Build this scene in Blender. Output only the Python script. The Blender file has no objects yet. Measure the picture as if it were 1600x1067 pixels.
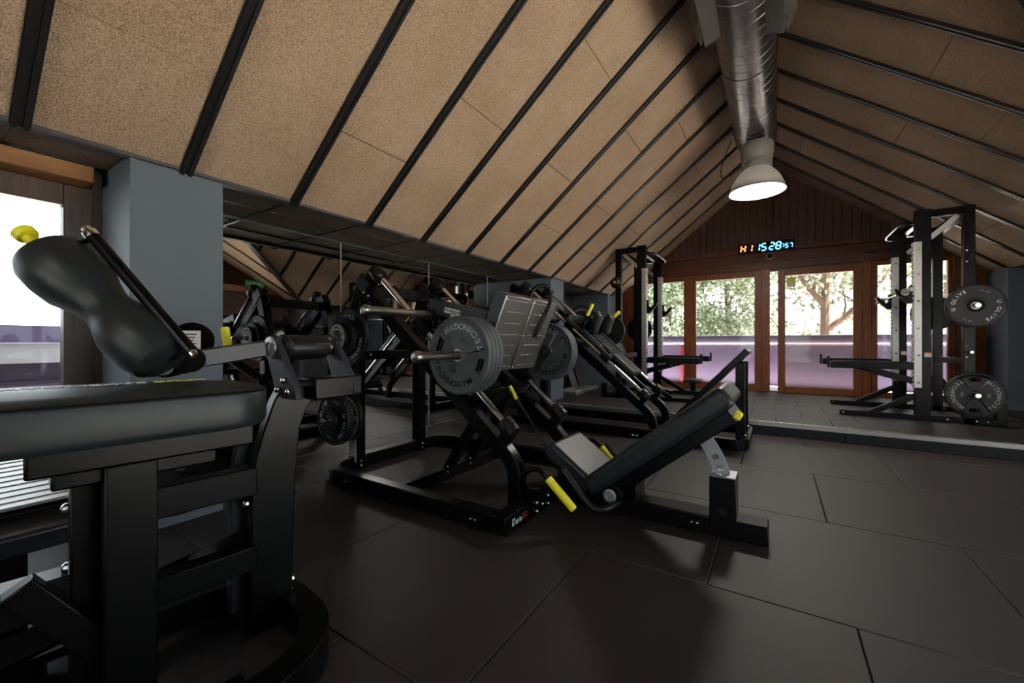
import bpy, bmesh, math, random
from mathutils import Vector, Matrix
random.seed(7)
PI = math.pi
sc = bpy.context.scene
C = sc.collection

# ------------------------------------------------------------------ camera, world, exposure
YAW = math.atan(412 / 640)
cd = bpy.data.cameras.new('camera'); cam = bpy.data.objects.new('camera', cd); C.objects.link(cam)
cd.sensor_width = 36; cd.lens = 14.4; cd.clip_start = .02; cd.clip_end = 300
cam.location = (0, 0, 1.0); cam.rotation_euler = (PI / 2, 0, YAW)
cd.shift_y = 1.5 / 1600
sc.camera = cam
w = bpy.data.worlds.new('overcast_sky'); sc.world = w; w.use_nodes = True
w.node_tree.nodes['Background'].inputs[0].default_value = (.86, .93, 1.0, 1)
w.node_tree.nodes['Background'].inputs[1].default_value = 3.2
sc.view_settings.view_transform = 'Standard'; sc.view_settings.look = 'None'
sc.view_settings.gamma = 1; sc.view_settings.use_curve_mapping = False
sc.view_settings.exposure = 0.6
sd_ = bpy.data.lights.new('sun', 'SUN'); sun = bpy.data.objects.new('sun', sd_); C.objects.link(sun)
sd_.energy = 50; sd_.angle = math.radians(1.5); sd_.color = (1, .95, .86)
sun.rotation_euler = Vector((-.45, -.05, -.89)).to_track_quat('-Z', 'Y').to_euler()
sc.cycles.max_bounces = 10; sc.cycles.diffuse_bounces = 5; sc.cycles.glossy_bounces = 5
sc.cycles.transparent_max_bounces = 12; sc.cycles.sample_clamp_indirect = 6
sc.cycles.caustics_reflective = False; sc.cycles.caustics_refractive = False
LAMP = 80.0

# ------------------------------------------------------------------ materials
def mat(name, col, rough=.5, metal=0., spec=.5, noise=None, bump=None, coat=0., emit=None, grain=None):
    m = bpy.data.materials.new(name); m.use_nodes = True
    nt = m.node_tree; b = nt.nodes['Principled BSDF']
    b.inputs['Base Color'].default_value = (*col, 1); b.inputs['Roughness'].default_value = rough
    b.inputs['Metallic'].default_value = metal; b.inputs['Specular IOR Level'].default_value = spec
    b.inputs['Coat Weight'].default_value = coat
    if emit:
        b.inputs['Emission Color'].default_value = (*emit[0], 1); b.inputs['Emission Strength'].default_value = emit[1]
    pos = nt.nodes.new('ShaderNodeNewGeometry').outputs['Position']
    if noise:                       # (scale, colour 2, low, high[, stretch])
        mp = nt.nodes.new('ShaderNodeMapping'); mp.inputs['Scale'].default_value = noise[4] if len(noise) > 4 else (1, 1, 1)
        nt.links.new(pos, mp.inputs[0])
        n = nt.nodes.new('ShaderNodeTexNoise'); n.inputs['Scale'].default_value = noise[0]; n.inputs['Detail'].default_value = 5
        nt.links.new(mp.outputs[0], n.inputs['Vector'])
        r = nt.nodes.new('ShaderNodeValToRGB'); r.color_ramp.elements[0].position = noise[2]; r.color_ramp.elements[1].position = noise[3]
        r.color_ramp.elements[0].color = (*noise[1], 1); r.color_ramp.elements[1].color = (*col, 1)
        nt.links.new(n.outputs[0], r.inputs[0]); nt.links.new(r.outputs[0], b.inputs['Base Color'])
        if grain:                   # (scale, darkest factor)
            g = nt.nodes.new('ShaderNodeTexNoise'); g.inputs['Scale'].default_value = grain[0]; g.inputs['Detail'].default_value = 3
            nt.links.new(pos, g.inputs['Vector'])
            gr = nt.nodes.new('ShaderNodeMapRange'); gr.inputs[1].default_value = .34; gr.inputs[2].default_value = .6; gr.inputs[3].default_value = grain[1]; gr.inputs[4].default_value = 1.
            nt.links.new(g.outputs[0], gr.inputs[0])
            mu = nt.nodes.new('ShaderNodeMix'); mu.data_type = 'RGBA'; mu.blend_type = 'MULTIPLY'; mu.inputs[0].default_value = 1
            nt.links.new(r.outputs[0], mu.inputs[6]); nt.links.new(gr.outputs[0], mu.inputs[7]); nt.links.new(mu.outputs[2], b.inputs['Base Color'])
    if bump:                        # (scale, strength, distance)
        n2 = nt.nodes.new('ShaderNodeTexNoise'); n2.inputs['Scale'].default_value = bump[0]; n2.inputs['Detail'].default_value = 4
        nt.links.new(pos, n2.inputs['Vector'])
        bp = nt.nodes.new('ShaderNodeBump'); bp.inputs['Strength'].default_value = bump[1]; bp.inputs['Distance'].default_value = bump[2]
        nt.links.new(n2.outputs[0], bp.inputs['Height']); nt.links.new(bp.outputs[0], b.inputs['Normal'])
    return m
M = {}
M['black'] = mat('black_powder_coat', (.0016, .0015, .0017), .3, spec=.18)
M['dgrey'] = mat('dark_grey_powder_coat', (.026, .027, .034), .36, spec=.35)
M['rubber'] = mat('black_rubber', (.006, .006, .0062), .42, spec=.3)
M['pad'] = mat('black_upholstery', (.012, .0175, .0195), .42, spec=.4, noise=(6, (.0095, .014, .0155), .35, .7), bump=(500, .12, .001))
M['chrome'] = mat('polished_chrome', (.9, .9, .92), .09, 1.)
M['steel'] = mat('worn_steel_sleeve', (.36, .34, .31), .34, 1., noise=(60, (.26, .25, .23), .3, .7))
M['brushed'] = mat('brushed_stainless', (.46, .45, .44), .42, 1., noise=(20, (.38, .37, .36), .3, .7, (1, 1, 12)))
M['zinc'] = mat('zinc_bolt', (.62, .66, .66), .25, 1.)
M['alu'] = mat('grey_aluminium', (.33, .34, .35), .45, .7)
M['plate'] = mat('grey_urethane', (.068, .078, .082), .5, noise=(14, (.05, .058, .062), .35, .7))
M['plate_dark'] = mat('dark_rubber_plate', (.009, .0095, .010), .45, spec=.35)
M['ink'] = mat('black_ink', (.004, .004, .004), .6, spec=.15)
M['white_ink'] = mat('white_print', (.75, .75, .73), .5)
M['grey_ink_and_glare'] = mat('grey_print_and_glare', (.36, .38, .38), .5)  # also stands in for glare on engraved plate lettering
M['yellow'] = mat('yellow_grip', (.8, .74, .02), .4)
M['orange'] = mat('orange_print', (.75, .22, .05), .5)
M['lining'] = mat('pale_label_paper', (.5, .5, .5), .6)
M['floor'] = mat('rubber_floor', (.030, .0228, .0225), .5, spec=.36, noise=(3.5, (.0235, .0178, .0175), .3, .72), bump=(420, .5, .002), grain=(300, .6))
M['floor_gap'] = mat('floor_joint', (.008, .007, .007), .9)
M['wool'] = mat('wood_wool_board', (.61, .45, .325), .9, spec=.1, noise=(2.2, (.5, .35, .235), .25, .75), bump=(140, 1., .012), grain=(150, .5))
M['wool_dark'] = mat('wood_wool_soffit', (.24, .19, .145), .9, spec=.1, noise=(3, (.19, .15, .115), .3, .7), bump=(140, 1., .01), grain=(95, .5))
M['batten'] = mat('black_steel_batten', (.012, .012, .013), .4)
M['trim'] = mat('dark_grey_trim', (.055, .055, .06), .45)
M['paint'] = mat('blue_grey_paint', (.1, .13, .16), .6, noise=(2, (.09, .118, .148), .3, .7), bump=(180, .15, .002))
M['paint_dark'] = mat('dark_grey_paint', (.045, .05, .056), .65)
M['wood'] = mat('varnished_wood', (.25, .078, .018), .36, spec=.3, noise=(7, (.12, .036, .010), .3, .75, (6, 6, .7)), bump=(60, .1, .002))
M['wood_h'] = mat('varnished_wood_beam', (.12, .036, .014), .38, spec=.3, noise=(7, (.055, .018, .009), .3, .75, (.6, 6, 6)))
M['plank'] = mat('dark_wood_planks', (.075, .026, .014), .5, spec=.3, noise=(6, (.034, .013, .008), .3, .75, (8, 8, .6)))
M['wood_old'] = mat('weathered_dark_wood', (.07, .036, .022), .42, noise=(9, (.022, .012, .009), .3, .7, (8, 8, .6)))
M['wood_raw'] = mat('orange_raw_beam', (.36, .17, .055), .6, noise=(5, (.24, .1, .03), .3, .7, (6, .6, 6)))
M['duct'] = mat('galvanised_steel', (.2, .19, .2), .3, 1., noise=(5, (.15, .14, .15), .3, .7))
M['duct_seam'] = mat('duct_seam', (.3, .29, .3), .35, 1.)
M['register'] = mat('grey_register', (.045, .042, .04), .5)
M['lampgrey'] = mat('lamp_housing_grey', (.2, .19, .18), .5)
M['checker'] = mat('aluminium_tread_plate', (.42, .4, .37), .35, 1.)
M['parapet'] = mat('purple_parapet', (.23, .175, .33), .6, noise=(1.5, (.21, .16, .31), .3, .7))
M['parapet_cap'] = mat('dark_purple_cap', (.075, .055, .1), .6)
M['rail'] = mat('white_rail', (.78, .76, .8), .4)
M['ground'] = mat('pale_terrace', (.6, .55, .5), .8)
M['bark'] = mat('tree_bark', (.23, .15, .12), .9, noise=(9, (.14, .09, .07), .3, .7))
M['leaf'] = mat('green_leaves', (.18, .23, .13), .6)
M['leaf2'] = mat('pale_green_leaves', (.25, .28, .19), .6)
M['mat_grey'] = mat('grey_vinyl_mat', (.22, .21, .2), .5)
M['red'] = mat('red_sticker', (.6, .03, .05), .5)
M['led_red'] = mat('red_led', (.1, .01, .0), .5, emit=((1, .16, .04), 5.))
M['led_blue'] = mat('blue_led', (.0, .03, .1), .5, emit=((.08, .42, 1), 6.))
M['led_off'] = mat('unlit_led', (.02, .02, .022), .5)
M['exit'] = mat('green_exit_sign', (.03, .25, .09), .5, emit=((.05, .6, .2), .06))
M['lens'] = mat('lamp_lens', (.9, .9, .9), .5, emit=((1., .93, .84), LAMP))
M['mirror'] = mat('mirror_glass', (.70, .72, .72), .015, 1.)
def see_through(name, tint, gloss=.08, fog=0.):
    m = bpy.data.materials.new(name); m.use_nodes = True; nt = m.node_tree
    for n in list(nt.nodes):
        if n.type == 'BSDF_PRINCIPLED': nt.nodes.remove(n)
    out = nt.nodes['Material Output']
    t = nt.nodes.new('ShaderNodeBsdfTransparent'); t.inputs[0].default_value = (*tint, 1)
    g = nt.nodes.new('ShaderNodeBsdfGlossy'); g.inputs['Roughness'].default_value = .02
    lw = nt.nodes.new('ShaderNodeLayerWeight'); lw.inputs[0].default_value = .35
    mu = nt.nodes.new('ShaderNodeMath'); mu.operation = 'MULTIPLY'; mu.inputs[1].default_value = gloss * 4
    nt.links.new(lw.outputs['Fresnel'], mu.inputs[0])
    mx = nt.nodes.new('ShaderNodeMixShader'); nt.links.new(mu.outputs[0], mx.inputs[0])
    nt.links.new(t.outputs[0], mx.inputs[1]); nt.links.new(g.outputs[0], mx.inputs[2])
    last = mx
    if fog:
        d = nt.nodes.new('ShaderNodeBsdfDiffuse'); d.inputs[0].default_value = (.7, .68, .66, 1)
        m2 = nt.nodes.new('ShaderNodeMixShader'); m2.inputs[0].default_value = fog
        nt.links.new(mx.outputs[0], m2.inputs[1]); nt.links.new(d.outputs[0], m2.inputs[2]); last = m2
    nt.links.new(last.outputs[0], out.inputs[0])
    return m
M['glass'] = see_through('window_glass', (.94, .96, .95), .08, .02)
M['glass_dusty'] = see_through('dusty_door_glass', (.82, .8, .76), .1, .1)
def shell_mat():
    m = bpy.data.materials.new('prismatic_acrylic'); m.use_nodes = True; nt = m.node_tree
    b = nt.nodes['Principled BSDF']; out = nt.nodes['Material Output']
    b.inputs['Base Color'].default_value = (.26, .24, .22, 1); b.inputs['Roughness'].default_value = .3
    t = nt.nodes.new('ShaderNodeBsdfTranslucent'); t.inputs[0].default_value = (.5, .48, .45, 1)
    mx = nt.nodes.new('ShaderNodeMixShader'); mx.inputs[0].default_value = .004
    nt.links.new(b.outputs[0], mx.inputs[1]); nt.links.new(t.outputs[0], mx.inputs[2]); nt.links.new(mx.outputs[0], out.inputs[0])
    return m
M['shell'] = shell_mat()

# ------------------------------------------------------------------ mesh helpers (world coordinates)
def V(*a): return Vector(a)
class MB:
    def __init__(s): s.v = []; s.f = []
    def add(s, vs, fs):
        o = len(s.v); s.v += [Vector(p) for p in vs]; s.f += [tuple(i + o for i in f) for f in fs]; return s
    def box(s, x0, x1, y0, y1, z0, z1):
        vs = [(x, y, z) for z in (z0, z1) for y in (y0, y1) for x in (x0, x1)]
        return s.add(vs, [(0, 2, 3, 1), (4, 5, 7, 6), (0, 1, 5, 4), (2, 6, 7, 3), (0, 4, 6, 2), (1, 3, 7, 5)])
    def obox(s, c, ax, ay, az):            # oriented box: centre and three half-axis vectors
        c, ax, ay, az = Vector(c), Vector(ax), Vector(ay), Vector(az)
        vs = [c + ax * i + ay * j + az * k for k in (-1, 1) for j in (-1, 1) for i in (-1, 1)]
        return s.add(vs, [(0, 2, 3, 1), (4, 5, 7, 6), (0, 1, 5, 4), (2, 6, 7, 3), (0, 4, 6, 2), (1, 3, 7, 5)])
    def beam(s, a, b, w, h, side=(0, 1, 0)):   # box bar from a to b; w along side, h across
        a, b = Vector(a), Vector(b); t = (b - a); L = t.length; t.normalize()
        S = Vector(side); S = (S - t * S.dot(t)).normalized(); N = t.cross(S)
        return s.obox((a + b) / 2, t * L / 2, S * w / 2, N * h / 2)
    def sweep(s, path, w, h, side):        # box tube along a planar path; side is normal to the path's plane
        P = [Vector(p) for p in path]; S = Vector(side).normalized(); n = len(P); vs = []; fs = []
        for i, p in enumerate(P):
            t0 = (P[i] - P[i - 1]).normalized() if i else None
            t1 = (P[i + 1] - P[i]).normalized() if i < n - 1 else None
            t = (t0 + t1).normalized() if t0 and t1 else (t0 or t1)
            k = 1 / max(.5, t.dot(t1 or t0)); N = t.cross(S) * k
            for a, b in ((-1, -1), (1, -1), (1, 1), (-1, 1)): vs.append(p + S * a * w / 2 + N * b * h / 2)
            if i:
                o = 4 * i
                for j in range(4): fs.append((o - 4 + j, o - 4 + (j + 1) % 4, o + (j + 1) % 4, o + j))
        fs += [(3, 2, 1, 0), (4 * n - 4, 4 * n - 3, 4 * n - 2, 4 * n - 1)]
        return s.add(vs, fs)
    def prism(s, poly, axis, lo, hi):      # polygon in the plane normal to axis ('x': (y,z), 'y': (x,z), 'z': (x,y))
        n = len(poly)
        def p3(p, d): return {'x': (d, p[0], p[1]), 'y': (p[0], d, p[1]), 'z': (p[0], p[1], d)}[axis]
        vs = [p3(p, lo) for p in poly] + [p3(p, hi) for p in poly]
        fs = [tuple(range(n - 1, -1, -1)), tuple(range(n, 2 * n))] + [(i, (i + 1) % n, n + (i + 1) % n, n + i) for i in range(n)]
        return s.add(vs, fs)
    def slab(s, quad, th):                 # polygon in space thickened along its normal by th (downwards for th<0)
        q = [Vector(p) for p in quad]; n = len(q); N = (q[1] - q[0]).cross(q[2] - q[0]).normalized() * th
        vs = q + [p + N for p in q]
        fs = [tuple(range(n - 1, -1, -1)), tuple(range(n, 2 * n))] + [(i, (i + 1) % n, n + (i + 1) % n, n + i) for i in range(n)]
        return s.add(vs, fs)
    def lathe(s, prof, o, d, seg=24, caps=True):   # profile [(along, radius)] about axis d from o
        o = Vector(o); d = Vector(d).normalized()
        u = d.cross(Vector((0, 0, 1)) if abs(d.z) < .9 else Vector((1, 0, 0))).normalized(); v = d.cross(u)
        vs = []; fs = []
        for a, r in prof:
            for k in range(seg):
                t = 2 * PI * k / seg; vs.append(o + d * a + (u * math.cos(t) + v * math.sin(t)) * max(r, 1e-4))
        for i in range(len(prof) - 1):
            for k in range(seg):
                a = i * seg + k; b = i * seg + (k + 1) % seg; fs.append((a, b, b + seg, a + seg))
        if caps:
            fs.append(tuple(range(seg - 1, -1, -1))); m = (len(prof) - 1) * seg; fs.append(tuple(range(m, m + seg)))
        return s.add(vs, fs)
    def cyl(s, a, b, r, seg=20, r2=None):
        a, b = Vector(a), Vector(b); return s.lathe([(0, r), ((b - a).length, r if r2 is None else r2)], a, b - a, seg)
    def tube(s, path, r, seg=12):
        P = [Vector(p) for p in path]; n = len(P); vs = []; fs = []; u = None
        for i, p in enumerate(P):
            t = (P[min(i + 1, n - 1)] - P[max(i - 1, 0)]).normalized()
            if u is None: u = t.cross(Vector((0, 0, 1)) if abs(t.z) < .9 else Vector((1, 0, 0)))
            u = (u - t * u.dot(t)).normalized(); v = t.cross(u)
            rr = r[i] if isinstance(r, (list, tuple)) else r
            for k in range(seg):
                a = 2 * PI * k / seg; vs.append(p + (u * math.cos(a) + v * math.sin(a)) * rr)
            if i:
                for k in range(seg):
                    a = (i - 1) * seg + k; b = (i - 1) * seg + (k + 1) % seg; fs.append((a, b, b + seg, a + seg))
        fs += [tuple(range(seg - 1, -1, -1)), tuple(range((n - 1) * seg, n * seg))]
        return s.add(vs, fs)
    def build(s, name, m, parent=None, bevel=0., smooth=True, seg=2):
        me = bpy.data.meshes.new(name); off = root_loc(parent)
        me.from_pydata([tuple(p - off) for p in s.v], [], s.f); me.validate()
        bm = bmesh.new(); bm.from_mesh(me); bmesh.ops.recalc_face_normals(bm, faces=bm.faces); bm.to_mesh(me); bm.free()
        me.materials.append(M[m] if isinstance(m, str) else m)
        if smooth:
            for p in me.polygons: p.use_smooth = True
            me.set_sharp_from_angle(angle=math.radians(32))
        o = bpy.data.objects.new(name, me); C.objects.link(o); o.parent = parent
        if bevel:
            b = o.modifiers.new('bevel', 'BEVEL'); b.width = bevel; b.segments = seg; b.limit_method = 'ANGLE'; b.angle_limit = math.radians(40)
            b.harden_normals = False
        return o
def root_loc(p):
    t = Vector((0, 0, 0))
    while p is not None: t = t + p.location; p = p.parent
    return t
def smooth_path(pts, n=6):                 # Catmull-Rom through the points
    P = [Vector(p) for p in pts]; out = []
    for i in range(len(P) - 1):
        a = P[max(i - 1, 0)]; b = P[i]; c = P[i + 1]; d = P[min(i + 2, len(P) - 1)]
        for k in range(n):
            t = k / n; out.append(.5 * ((2 * b) + (c - a) * t + (2 * a - 5 * b + 4 * c - d) * t * t + (3 * b - a - 3 * c + d) * t ** 3))
    return out + [P[-1]]
def tag(o, label, cat, group=None, kind=None):
    if label: o['label'] = label
    if cat: o['category'] = cat
    if group: o['group'] = group
    if kind: o['kind'] = kind
    return o
def struct(o, label=None, cat=None): return tag(o, label, cat, kind='structure')
def thing(name, loc, label, cat, group=None):
    o = bpy.data.objects.new(name, None); C.objects.link(o); o.location = loc; o.empty_display_size = .1
    return tag(o, label, cat, group)
def copy_tree(o, parent=None):
    c = o.copy(); C.objects.link(c); c.parent = parent
    for ch in list(o.children): copy_tree(ch, c)
    return c
def share(o, name, loc, parent, rot=None):   # another object of the same mesh
    c = o.copy(); c.name = name; C.objects.link(c); c.parent = parent; c.location = loc
    if rot: c.rotation_euler = rot
    return c
_fc = {}
def glyphs(text, size=1., extrude=0.):        # text as raw mesh (verts, faces) in the XY plane, centred
    cu = bpy.data.curves.new('t', 'FONT'); cu.body = text; cu.size = size; cu.extrude = extrude; cu.align_x = 'CENTER'; cu.align_y = 'CENTER'; cu.resolution_u = 3; cu.offset = size * .012
    ob = bpy.data.objects.new('t', cu); C.objects.link(ob)
    dg = bpy.context.evaluated_depsgraph_get(); me = ob.evaluated_get(dg).to_mesh()
    r = ([v.co.copy() for v in me.vertices], [tuple(p.vertices) for p in me.polygons])
    ob.evaluated_get(dg).to_mesh_clear(); bpy.data.objects.remove(ob); bpy.data.curves.remove(cu)
    return r
def letters(ch, size):
    if (ch, size) not in _fc: _fc[(ch, size)] = glyphs(ch, size, .0012)
    return _fc[(ch, size)]
def arc_text(mb, text, R, size, mid, to3, inward=False, step=None):
    # letters on a circle; mid = angle of the middle; to3 maps plate-plane (x, y, z) to world
    step = step or size * .78 / R; n = len(text)
    for i, ch in enumerate(text):
        if ch == ' ': continue
        k = (i - (n - 1) / 2) * step
        a = mid + k if inward else mid - k          # inward: letters' feet point outwards (bottom text)
        rot = a + PI / 2 if inward else a - PI / 2
        vs, fs = letters(ch, size); c, s_ = math.cos(rot), math.sin(rot)
        mb.add([to3(R * math.cos(a) + v.x * c - v.y * s_, R * math.sin(a) + v.x * s_ + v.y * c, v.z) for v in vs], fs)
def flat_text(mb, text, size, o, right, up):
    vs, fs = glyphs(text, size, .0008); o, right, up = Vector(o), Vector(right).normalized(), Vector(up).normalized(); n = right.cross(up)
    mb.add([o + right * v.x + up * v.y + n * v.z for v in vs], fs)
def bolts(pts, d, r=.011, parent=None, name='bolt', m='zinc'):
    d = Vector(d).normalized(); out = []; first = None
    for p in pts:
        if first is None:
            first = MB().lathe([(0, r), (r * .45, r), (r * .8, r * .75), (r, r * .3)], p, d, 10).build(name, m, parent); base = Vector(p); out.append(first)
        else:
            c = first.copy(); C.objects.link(c); c.location = first.location + Vector(p) - base; out.append(c)
    return out

# ------------------------------------------------------------------ the room: floor and platform
GX0, GX1, GY0, GY1 = -3.5, 3.3, -6.0, 8.5
STEP_Y, PZ = 5.23, .138
fl = struct(MB().box(-3.6, 3.4, GY0, STEP_Y, -.2, -.022).build('floor', 'floor_gap', smooth=False), 'dark rubber tiled floor of the gym', 'floor')
def tile_mesh(x0, x1, y0, y1, zt, th, parent, m='floor', name='rubber_tile'):
    return MB().box(x0 + .0016, x1 - .0016, y0 + .0016, y1 - .0016, zt - th, zt).build(name, m, parent, bevel=.003, seg=1)
rows = [(-6.0, -5.14), (-5.14, -4.14), (-4.14, -3.14), (-3.14, -2.14), (-2.14, -1.14), (-1.14, -.14), (-.14, .86), (.86, 1.86), (1.86, 2.86), (2.86, 3.86), (3.86, 4.86), (4.86, STEP_Y)]
full = {}
for i, (a, b) in enumerate(rows):
    ph = .24 if (i % 2 == 1) else .76
    xs = [-3.6] + [ph + k for k in range(-4, 4) if -3.55 < ph + k < 3.35] + [3.4]
    for x0, x1 in zip(xs[:-1], xs[1:]):
        if abs((x1 - x0) - 1) < 1e-6 and abs(b - a - 1) < 1e-6 and full:
            share(full['o'], 'rubber_tile', (x0 - full['x'], a - full['y'], 0), fl)
        else:
            o = tile_mesh(x0, x1, a, b, 0, .022, fl)
            if abs((x1 - x0) - 1) < 1e-6 and abs(b - a - 1) < 1e-6: full = {'o': o, 'x': x0, 'y': a}
pf = struct(MB().box(-3.5, 3.3, STEP_Y + .002, GY1 + .1, -.2, PZ - .016).build('floor_platform', 'floor_gap', smooth=False), 'raised platform floor with dark rubber tiles by the windows', 'floor')
first = None
for i in range(7):
    for k in range(14):
        x0 = -3.5 + .5 * k - (.25 if i % 2 else 0); x1 = min(x0 + .5, 3.3); x0 = max(x0, -3.5); y0 = STEP_Y + .05 + .5 * i; y1 = min(y0 + .5, GY1 + .05)
        if x1 - x0 < .05: continue
        if abs(x1 - x0 - .5) < 1e-6 and abs(y1 - y0 - .5) < 1e-6:
            if first: share(first[0], 'rubber_tile', (x0 - first[1], y0 - first[2], 0), pf); continue
            first = (tile_mesh(x0, x1, y0, y1, PZ, .016, pf), x0, y0)
        else: tile_mesh(x0, x1, y0, y1, PZ, .016, pf)
# step edge: front boards, tread-plate nosing with raised bars
for k in range(5):
    MB().box(-3.5 + 1.36 * k + .003, -3.5 + 1.36 * (k + 1) - .003, STEP_Y - .012, STEP_Y + .001, .0, PZ - .03).build('riser_board', 'rubber', pf, bevel=.002)
ns = MB().box(-2.78, 3.0, STEP_Y - .018, STEP_Y + .055, PZ - .001, PZ + .004).box(-2.78, 3.0, STEP_Y - .018, STEP_Y - .014, PZ - .04, PZ + .003).build('step_nosing', 'checker', pf, bevel=.001)
nb = MB()
for k in range(190):
    x = -2.77 + k * .0303
    nb.beam((x, STEP_Y - .010 + .03 * (k % 2), PZ + .0055), (x + .02, STEP_Y + .012 + .03 * (k % 2), PZ + .0055), .006, .004, (0, 0, 1))
    nb.beam((x, STEP_Y - .0195, PZ - .034 + .014 * (k % 2)), (x + .018, STEP_Y - .0195, PZ - .02 + .014 * (k % 2)), .004, .006, (0, 1, 0))
tag(nb.build('tread_bars', 'checker', ns, smooth=False), None, None, kind='stuff')

# ------------------------------------------------------------------ roof
XR, ZR, K = -.1, 4.1, .8
EL, ER = -2.78, 2.58
def zl(x): return ZR + K * (x - XR)
def zr(x): return ZR - K * (x - XR)
BY = [-5.9, -5.3, -4.7, -4.1, -3.45, -2.8, -2.15, -1.53, -.9, -.28, .34, .94, 1.55, 2.16, 2.77, 3.42, 4.06, 4.72, 5.37, 6.02, 6.68, 7.36, 8.0, 8.5]
YD, XV0, DS = 2.5, .484, .55               # dormer on the right: ridge line, valley start, slope
def valley(y): return XV0 + .6885 * abs(y - YD)
def clip(poly, f):                          # keep f(p) <= 0
    out = []
    for i in range(len(poly)):
        a, b = poly[i], poly[(i + 1) % len(poly)]; fa, fb = f(a), f(b)
        if fa <= 0: out.append(a)
        if (fa < 0 < fb) or (fb < 0 < fa):
            t = fa / (fa - fb); out.append((a[0] + (b[0] - a[0]) * t, a[1] + (b[1] - a[1]) * t))
    return out
ceL = struct(MB().slab([(EL, GY0, zl(EL) + .05), (XR, GY0, zl(XR) + .05), (XR, GY1, zl(XR) + .05), (EL, GY1, zl(EL) + .05)], .12).build('ceiling_left', 'batten', smooth=False), 'left roof slope of tan wood wool boards between black battens', 'ceiling')
cr_mb = MB()
for y0, y1 in ((GY0, YD), (YD, GY1)):
    poly = [(XR, y0), (3.3, y0), (3.3, y1), (XR, y1)]
    sgn = 1 if y0 >= YD else -1
    poly = clip(poly, lambda p: p[0] - XV0 - .6885 * sgn * (p[1] - YD)) ; poly = clip(poly, lambda p: p[0] - ER)
    cr_mb.slab([(x, y, zr(x) + .05) for x, y in poly], .12)
ceR = struct(cr_mb.build('ceiling_right', 'batten', smooth=False), 'right roof slope of tan wood wool boards between black battens', 'ceiling')
JL = [[-2.31, -1.38, -.45], [-1.85, -.92]]
JLp = {9: 1, 10: 0, 11: 1, 12: 0, 13: 1, 14: 1, 15: 1, 16: 0, 17: 1, 18: 0, 19: 1}
JLs = {11: [-1.1], 12: [-2.31, -.7], 14: [-1.2], 15: [-1.85, -.6], 16: [-2.25, -1.3], 17: [-1.85, -.9]}
random.seed(11)
def panel(poly, zf, parent, m='wool', th=-.018):
    dz = random.uniform(-.003, .003)
    o = MB().slab([(x, y, zf(x, y) + dz) for x, y in poly], th if False else .02).build('ceiling_panel', m, parent, smooth=False)
    return o
for i in range(len(BY) - 1):
    y0, y1 = BY[i] + .012, BY[i + 1] - .012
    js = JLs.get(i) or JL[JLp.get(i, i % 2)]
    xs = [EL + .002] + [j + random.uniform(-.02, .02) for j in js] + [XR - .004]
    for a, b in zip(xs[:-1], xs[1:]):
        panel([(a + .0025, y0), (b - .0025, y0), (b - .0025, y1), (a + .0025, y1)], lambda x, y: zl(x), ceL)
    if i:
        y = BY[i]; nrm = V(K, 0, -1).normalized()
        for wd, dp, nm in ((.064, .012, 'batten'),):
            b = MB().beam((EL, y, zl(EL) - .006), (XR, y, zl(XR) - .006), .064, .016).beam((EL, y - .018, zl(EL) - .017), (XR, y - .018, zl(XR) - .017), .018, .016).beam((EL, y + .018, zl(EL) - .017), (XR, y + .018, zl(XR) - .017), .018, .016).build('batten', 'batten', ceL, smooth=False)
JR = {16: [.13, 1.06, 2.0], 17: [.6, 1.53], 18: [1.08, 2.0], 19: [.76, 1.57], 20: [.3, 1.2, 2.1], 21: [.75, 1.7], 22: [1.2, 2.0], 15: [.6, 1.5], 14: [.4]}
for i in range(len(BY) - 1):
    y0, y1 = BY[i] + .012, BY[i + 1] - .012
    xs = [XR + .004] + JR.get(i, [.4, 1.3, 2.1] if i % 2 else [.8, 1.7]) + [ER]
    for a, b in zip(xs[:-1], xs[1:]):
        for ya, yb, sgn in ((y0, min(y1, YD), -1), (max(y0, YD), y1, 1)):
            if yb - ya < .01: continue
            poly = clip([(a + .0025, ya), (b - .0025, ya), (b - .0025, yb), (a + .0025, yb)], lambda p: p[0] + .03 - XV0 - .6885 * sgn * (p[1] - YD))
            if len(poly) > 2: panel(poly, lambda x, y: zr(x), ceR)
    if i:
        y = BY[i]; xe = min(ER, valley(y))
        MB().beam((XR, y, zr(XR) - .006), (xe, y, zr(xe) - .006), .064, .016).beam((XR, y - .018, zr(XR) - .017), (xe, y - .018, zr(xe) - .017), .018, .016).beam((XR, y + .018, zr(XR) - .017), (xe, y + .018, zr(xe) - .017), .018, .016).build('batten', 'batten', ceR, smooth=False)
MB().box(XR - .05, XR + .05, GY0, GY1, ZR - .06, ZR - .03).build('ridge_board', 'batten', ceL, smooth=False)
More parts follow.
